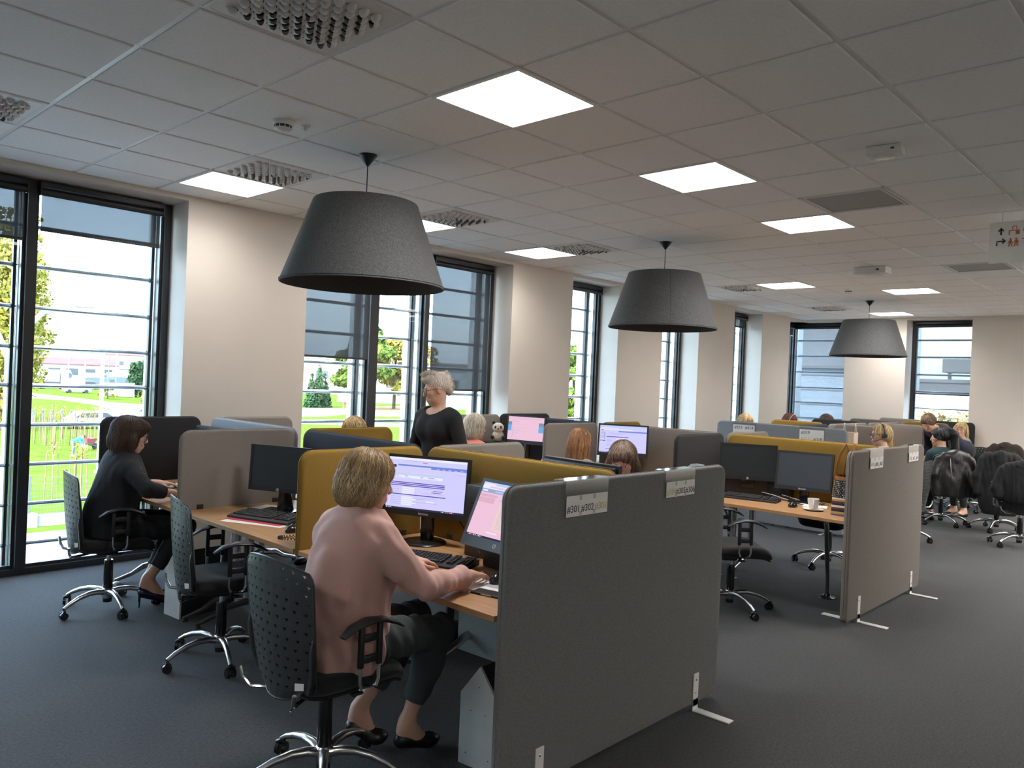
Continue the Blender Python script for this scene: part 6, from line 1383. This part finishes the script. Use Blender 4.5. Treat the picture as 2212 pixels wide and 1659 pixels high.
def tree(label, base, H, W, mn, seed, n=3500, size=.28, trunk=.22, low=.25, kind='round', group='trees in the yard'):
    t = thing('tree', label, 'tree', base, 0, group); rg = np.random.default_rng(seed)
    m = MB(); m.tube([(0, 0, -.1), (.1*W*.1, 0, H*.3), (0, .02, H*.62), (0, 0, H*.9)], [trunk, trunk*.75, trunk*.45, .03], 8); blobs = []
    if kind == 'poplar':
        for i in range(12):
            q = low+(1-low)*(i+.5)/12; w = W*.5*math.sin(PI*min(1, .18+.80*(1-q)))**.7; blobs.append(((rg.normal()*w*.2, rg.normal()*w*.2, H*q), w, H*.09))
    elif kind == 'cone':
        for i in range(9):
            q = low+(1-low)*i/9; w = W*.5*(1-q*.92)/(1-low*.92); blobs.append(((0, 0, H*q), w, H*.10))
    else:
        for i in range(13):
            a = rg.uniform(0, 6.28); q = rg.uniform(low+.1, .88); w = W*.5*math.sin(PI*min(1, max(.12, (q-low)/(1-low)*.9+.1)))**.6; r_ = w*rg.uniform(.25, .75); c = (r_*math.cos(a), r_*math.sin(a), H*q); blobs.append((c, W*rg.uniform(.15, .24), H*rg.uniform(.07, .12)))
            m.tube([(0, 0, H*max(.2, q-.25)), (c[0]*.5, c[1]*.5, H*(q-.08)), c], [trunk*.3, trunk*.2, .02], 5)
    m.obj('trunk', 'bark', t, smooth=True); me = leaves(n, blobs, size, seed); me.materials.append(MATS[mn]); link('foliage', me, t); return t
tree('tall yellowing poplar outside the narrow first pane', gp(4, 930), 17, 5.6, 'leaf_yellow', 1, 6500, .22, .3, .06, 'poplar')
tree('tall green yellow poplar beside the first poplar', gp(38, 905), 16, 5.0, 'leaf_yellow', 2, 4500, .24, .3, .06, 'poplar')
p = gp(782, 886); tree('broad deciduous tree beyond the lawn, in front of the lowered grey blind', p, 13.5, 10.5, 'leaf_green', 3, 5200, .42, .35, .18)
tree('yellow green tree in the narrow middle pane', gp(850, 884), 12.5, 10, 'leaf_yellow', 4, 4200, .42, .3, .15); tree('thin autumn tree behind the standing woman', gp(905, 880), 13, 9, 'leaf_autumn', 5, 1800, .34, .25, .2)
tree('dense green tree in the single window past the pillar', gp(1235, 930), 10.5, 9.0, 'leaf_green', 6, 5200, .30, .3, .02); tree('second green tree in the single window past the pillar', gp(1285, 922), 8.5, 9.0, 'leaf_green', 7, 4200, .30, .3, .02)
for i, (x, y, hh) in enumerate(((672, 880, 5.5), (688, 880, 7.2), (700, 880, 5.5))): tree(['short dark conifer at the pillar edge', 'tall dark conifer between two short ones', 'short dark conifer nearest the broad tree'][i], gp(x, y), hh, 2.6, 'leaf_dark', 20+i, 900, .3, .12, .03, 'cone')
for i in range(6): tree(['first', 'second', 'third', 'fourth', 'fifth', 'last'][i]+' thuja of the dark hedge by the road, counted from the parked vans', gp(284+9.5*i, 858), 5.6+.35*((i*7) % 3), 1.5, 'leaf_dark', 30+i, 700, .24, .1, .02, 'poplar', 'thuja hedge')
tree('light green shrub tree by the roadside near the blue car', gp(322, 895), 4.2, 2.0, 'leaf_yellow', 40, 900, .16, .08, .03, 'poplar'); tree('small yellow shrub at the grey gates', gp(232, 862), 2.4, 3.2, 'leaf_yellow', 41, 500, .22, .1, .03)
tree('autumn tree outside the far wall window', Vector((33, 8.0, GZ)), 5.5, 4.0, 'leaf_autumn', 42, 2600, .11, .12, .3); tree('dark spruce above the roof of the blue building', Vector((76, 29.0, GZ)), 15.0, 5.0, 'leaf_dark', 43, 1400, .3, .2, .1, 'cone'); tree('reddish tree at the edge of the far wall window', Vector((42, 7.6, GZ)), 10.5, 4, 'leaf_autumn', 44, 700, .16, .2, .55)
# staked saplings
rg = random.Random(4)
for i, (x, y) in enumerate(((75, 958), (85, 950), (100, 962), (112, 945), (118, 972), (128, 958), (135, 948), (150, 962), (165, 945), (178, 955), (186, 962), (200, 950), (30, 935), (22, 958), (32, 948), (110, 1080), (160, 1088), (172, 1090))):
    b = gp(x, y) if y < 1000 else Vector((gp(x, y).x, gp(x, y).y, GZ)); t = thing('sapling', 'young staked sapling with wooden stakes on the lawn', 'sapling', b, 0, 'staked saplings on the lawn')
    MB().tube([(0, 0, 0), (.03, 0, 1.2), (.05, .03, 2.3)], [.025, .02, .01], 6).obj('stem', 'bark', t)
    for k in range(3): a = k*2.1+i; MB().cyl((.28*math.cos(a), .28*math.sin(a), 0), (.22*math.cos(a), .22*math.sin(a), 1.9), .024, n=6).obj('stake', 'stake', t)
    me = leaves(70, [((.04, 0, 2.1), .30, .35)], .045, 50+i); me.materials.append(MATS['leaf_autumn' if i % 2 else 'leaf_yellow']); link('foliage', me, t)
for i, x in enumerate((70, 91, 111, 133, 155)):
    t = thing('bollard', 'dark square post in a row at the edge of the saplings', 'bollard', gp(x, 922), 0, 'dark posts by the saplings'); MB().bbox((0, 0, .7), (.25, .25, 1.4), .02).obj('shaft', 'roof_grey', t); MB().bbox((0, 0, 1.42), (.29, .29, .05), .01).obj('cap', 'kerb', t)
# worker and wheelbarrow
pb = gp(157, 987)
rt_, Hc, Rh, J = person('gardener in a turquoise shirt bending over on the lawn', (pb.x, pb.y), -35, .92+.74, lean=62, sit=False, hip=.92, h=.018, top='cl_turq', bottom='cl_work', female=False, build=1.1, pitch=55, arms={'r': ((.52, -.22, .82), (.62, -.18, .58)), 'l': ((.52, .22, .82), (.62, .16, .58))}, folds=0, group='people outside', sleeve=.15)
rt_.location.z = GZ; hair(rt_, 'cap', Hc, Rh, 'h_black', [BASE, ('e', (.10, 0, .04), (.06, .06, .012)), ('-e', (.09, 0, -.05), (.07, .1, .07)), ('cut', (0, 0, .01), (0, 0, -1))], .01)
t = thing('wheelbarrow', 'rusty red wheelbarrow beside the gardener', 'wheelbarrow', gp(190, 972), .6); m = MB(); m.rings([[Vector((x*q, y*q*.6, z)) for x, y in ((.5, .5), (-.5, .5), (-.5, -.5), (.5, -.5))] for z, q in ((.35, .6), (.75, 1), (.73, .96), (.38, .58))], True, True); m.obj('tray', 'roof_red', t); MB().cyl((.62, -.05, .2), (.62, .05, .2), .2, n=16).obj('wheel', 'tyre', t)
m = MB(); 
for s_ in (-1, 1): m.cyl((.62, s_*.1, .2), (-1.0, s_*.3, .6), .025, n=6); m.cyl((-.35, s_*.25, .45), (-.4, s_*.28, 0), .025, n=6)
m.obj('frame', 'fence_green', t)
# buildings
def building(label, c, rz, w, d, h, wall, roof=None, rh=0., wins=(), name='building', over=.4):
    """local x along the front, -y towards us; wins = (x0, x1, z0, z1) rows"""
    t = thing(name, label, 'building', c, rz); MB().bb(-w/2, w/2, 0, d, -.3, h).obj('wall', wall, t)
    if roof:
        if rh: m = MB(); m.prism([(-over, h-.05), (d/2, h+rh), (d+over, h-.05), (d+over, h+.12), (d/2, h+rh+.2), (-over, h+.12)], -w/2-over, w/2+over, 'x'); m.obj('roof', roof, t)
        else: MB().bb(-w/2-.2, w/2+.2, -.2, d+.2, h, h+.4).obj('roof', roof, t)
    for (x0, x1, z0, z1) in wins:
        o = MB().bb(x0, x1, -.06, .02, z0, z1).obj('window', 'win_dark', t); MB().bb(x0+.15, x1-.15, -.08, -.065, z0+.15, z1-.15).obj('pane', 'win_dark', o)
    return t
def facing(c): return math.atan2(c.y, c.x)-PI/2
c = gp(75, 824); b = building('long white works building with a red roof behind the parked vans', c, facing(c)+.12, 40, 12, 4.9, 'facade_white', 'roof_red', 1.6, [(x, x+2.4, 3.0, 3.9) for x in np.arange(-10, 2, 4)]+[(x, x+2.8, .6, 3.8) for x in np.arange(3, 18, 4.2)])
c = gp(40, 814); building('wide pale warehouse beyond the red roof', c, facing(c)+.1, 50, 16, 9.0, 'facade_white', 'roof_grey', 0)
c = gp(60, 828); building('low shed with a grey violet roof in front of the red roof', c, facing(c)+.12, 18, 6, 1.9, 'facade_white', 'roof_grey', 1.4)
c = gp(305, 818); building('pale two storey house beyond the thuja hedge', c, facing(c), 30, 14, 9.0, 'facade_white', 'roof_red', 1.0, [(x, x+1.6, 5, 6.6) for x in np.arange(-12, 12, 4)])
c = gp(245, 823); building('long low white hall between the red roof and the hedge', c, facing(c), 22, 8, 4.0, 'facade_white', 'roof_grey', .8)
c = gp(252, 858); t = thing('yard_gate', 'grey sheet metal gate with a red post by the road', 'gate', c, facing(c)); MB().bb(-2.2, 2.4, -.05, .05, .1, 2.4).obj('leaf', 'facade_grey', t); MB().bb(-2.7, -2.25, -.15, .15, 0, 2.6).obj('post', 'roof_red', t); MB().bb(2.45, 2.65, -.1, .1, 0, 2.5).obj('post', 'roof_grey', t)
c = gp(715, 852); building('long grey hall with a white eaves band behind the broad tree', c, facing(c), 80, 16, 9.0, 'facade_grey', 'facade_white', 0, [(x, x+3, 4, 6) for x in np.arange(-36, 34, 8)])
c = gp(1015, 868); building('dark blue grey hall seen behind the standing woman', c, facing(c), 46, 16, 7.0, 'facade_blue', 'roof_grey', 0, [(x, x+3, 2.5, 5) for x in np.arange(-20, 18, 7)])
c = gp(950, 876); t = thing('garden_wall', 'dark board fence beyond the far road', 'fence', c, facing(c))
for i in range(40): MB().bb(-20+i, -20+i+.94, -.05, .05, 0, 2.2+.05*(i % 2)).obj('board', 'roof_grey', t)
c = gp(760, 884); t = thing('banner', 'white and red advertising banner on a fence beyond the lawn', 'banner', c, facing(c)); MB().bb(-1.3, 1.3, -.03, .03, .6, 2.2).obj('cloth', 'facade_white', t); MB().bb(-1.3, 1.3, -.04, -.032, .6, 1.1).obj('red_band', 'car_red', t); MB().bb(-1.2, 1.2, -.04, -.032, 1.9, 2.15).obj('orange_band', 'car_orange', t)
for s_ in (-1.35, 1.35): MB().bb(s_-.05, s_+.05, -.05, .05, 0, 2.3).obj('post', 'roof_grey', t)
t = building('big blue panelled hall outside the glazed corner', Vector((48, 23, GZ)), -PI/2, 12, 10, 7.2, 'facade_blue', 'facade_grey', 2.6)
for z in np.arange(.4, 7, .9): MB().bb(-6, 6, -.05, .0, z, z+.06).obj('panel_rib', 'roof_grey', t)
building('grey flat roofed block beyond the far wall window', Vector((100, 22, GZ)), -PI/2, 40, 20, 7.4, 'facade_grey', 'roof_grey', 0); building('low cyan clad building outside the far wall window', Vector((38, 10.8, GZ)), -PI/2, 4.6, 10, 4.8, 'facade_cyan', 'facade_white', 0, [(-2.2, 2.2, 2.9, 3.3)])
t = thing('roof_unit', 'grey ventilation unit on the far flat roof', 'air unit', Vector((102, 24, GZ+7.8))); MB().bbox((0, 0, 1.6), (3, 4.5, 1.6), .1).obj('housing', 'facade_grey', t)
for y in (-1.8, 1.8): MB().bb(-.2, .2, y-.15, y+.15, 0, .9).obj('leg', 'roof_grey', t)
c = gp(1445, 915); building('pale blue glazed building with a curved top past the middle lampshade', Vector((at_depth(1445, 900, 67).x, at_depth(1445, 900, 67).y, GZ)), facing(at_depth(1445, 900, 67)), 9, 8, 7.8, 'facade_blue', 'facade_blue', 2.4, [(x, x+1.6, z, z+1.6) for x in (-4, -1.5, 1, 3) for z in (1.2, 4.4)])
# vehicles
def vehicle(label, c, rz, L, W, H, kind, body, wheel_r=.34):
    t = thing({'van': 'van', 'truck': 'truck', 'car': 'car'}[kind], label, kind, c, rz, 'parked vehicles')
    if kind == 'car': prof = [(-L/2, .3), (L/2, .3), (L/2, .75), (L/2-.9, .92), (L/2-1.7, H), (-L/2+.9, H), (-L/2+.15, .95), (-L/2, .9)]; glass = [(L/2-1.0, .96), (L/2-1.68, H-.06), (-L/2+.95, H-.06), (-L/2+.35, .98)]
    elif kind == 'van': prof = [(-L/2, .35), (L/2, .35), (L/2, .95), (L/2-.7, 1.25), (L/2-1.5, H), (-L/2, H)]; glass = [(L/2-.75, 1.28), (L/2-1.45, H-.35), (L/2-2.3, H-.35), (L/2-2.3, 1.28)]
    else: prof = [(L/2-1.8, .5), (L/2, .5), (L/2, H*.55), (L/2-.3, H*.78), (L/2-1.8, H*.78)]; glass = [(L/2-.05, H*.5), (L/2-.3, H*.72), (L/2-1.3, H*.72), (L/2-1.3, H*.5)]
    MB().prism(prof, -W/2, W/2).obj('body', body, t); MB().prism(glass, -W/2-.01, W/2+.01).obj('windows', 'win_dark', t)
    if kind == 'truck': MB().bb(-L/2, L/2-2.0, -W/2, W/2, .9, H).obj('box', 'car_white', t); MB().bb(-L/2, L/2-1.5, -W*.35, W*.35, .55, .9).obj('chassis', 'tyre', t)
    for x in (-L/2+.9, L/2-.9):
        for s_ in (-1, 1): MB().cyl((x, s_*(W/2-.12), wheel_r), (x, s_*(W/2+.01), wheel_r), wheel_r, n=14).obj('wheel', 'tyre', t)
    return t
for lab, (px, py), rz, L, W, H, k, b in (('white box truck at the left end of the car park', (105, 833), .1, 8, 2.4, 3.6, 'truck', 'car_white'), ('white van in the middle of the car park with an orange stripe', (172, 836), .15, 6.2, 2.1, 2.6, 'van', 'car_white'), ('white long van behind the white lamp post', (212, 832), .1, 6.5, 2.2, 3.0, 'van', 'car_white'), ('red low car beside the blue road sign', (112, 840), .2, 5.2, 1.9, 1.5, 'car', 'car_red'), ('white car parked next to the red car', (58, 838), .1, 4.6, 1.8, 1.6, 'car', 'car_white'), ('silver white car in front of the truck', (166, 849), .2, 4.5, 1.8, 1.5, 'car', 'car_sky'), ('dark blue covered truck by the hedge', (222, 840), .1, 7, 2.2, 2.4, 'van', 'car_blue'), ('dark blue van nearest the hedge', (262, 839), .1, 6, 2.1, 2.6, 'van', 'car_blue'), ('white truck with a dark roof load', (262, 832), .1, 7, 2.3, 3.2, 'truck', 'car_white'), ('orange small truck cab by the blue sign', (195, 841), .3, 4.2, 1.8, 1.7, 'car', 'car_orange'), ('pale blue car on the road edge near the hedge shrub', (330, 908), .5, 4.5, 1.8, 1.5, 'car', 'car_sky'), ('silver car parked behind the saplings', (205, 925), .35, 4.5, 1.8, 1.45, 'car', 'car_white')):
    c = gp(px, py); vehicle(lab, c, facing(c)+rz, L, W, H, k, b)
# lamp posts and masts
def mast(label, c, H, r=.06, arm=None, mn='pole_white', group=None):
    t = thing('lamp_post', label, 'lamp post', c, facing(c), group); MB().tube([(0, 0, 0), (0, 0, H)], [r, r*.7], 8).obj('pole', mn, t, smooth=True); MB().lathe([(r*2, 0), (r*2, .1), (r*1.1, .15)], 10).obj('base', mn, t)
    if arm == 'single': MB().tube([(0, 0, H), (.5, 0, H+.5), (1.6, 0, H+.8), (3.2, 0, H+.95)], r*.7, 6).obj('arm', mn, t); MB().bbox((3.5, 0, H+.95), (1.1, .3, .16), .05).obj('luminaire', 'roof_grey', t)
    if arm == 'fork':
        for s_ in (-1, 1): MB().tube([(0, 0, H-.3), (s_*.25, 0, H+.3), (s_*.75, 0, H+.9), (s_*1.5, 0, H+1.15)], [r, r*.9, r*.8, r*.6], 8).obj('arm', mn, t, smooth=True); MB().bbox((s_*1.7, 0, H+1.12), (.5, .16, .06), .02).obj('luminaire', 'roof_grey', t)
    return t
c = at_depth(10, 940, 20); mast('forked white lamp post close outside the first window', Vector((c.x, c.y, GZ)), 6.0, .085, 'fork')
c = at_depth(216, 940, 40); mast('tall white mast rising behind the woman in the blazer', Vector((c.x, c.y, GZ)), 6.6, .12)
for i, (px, py, hh) in enumerate(((146, 846, 8.0), (182, 843, 8), (249, 845, 8))): mast(['thin grey mast left of the road sign', 'thin pale mast above the white vans', 'thin pale mast near the hedge'][i], gp(px, py), hh, .12)
mast('curved street lamp above the car park', gp(233, 846), 10.0, .12, 'single', 'fence_green')
t = thing('road_sign', 'round blue road sign on a thin post', 'road sign', gp(149, 843), 0); MB().cyl((0, 0, 0), (0, 0, 2.8), .05, n=8).obj('post', 'roof_grey', t); o = MB().cyl((0, 0, 0), (0, 0, .04), .55, n=24).obj('disc', 'car_blue', t); o.location = (0, 0, 2.9); o.rotation_euler = (PI/2, 0, .4)
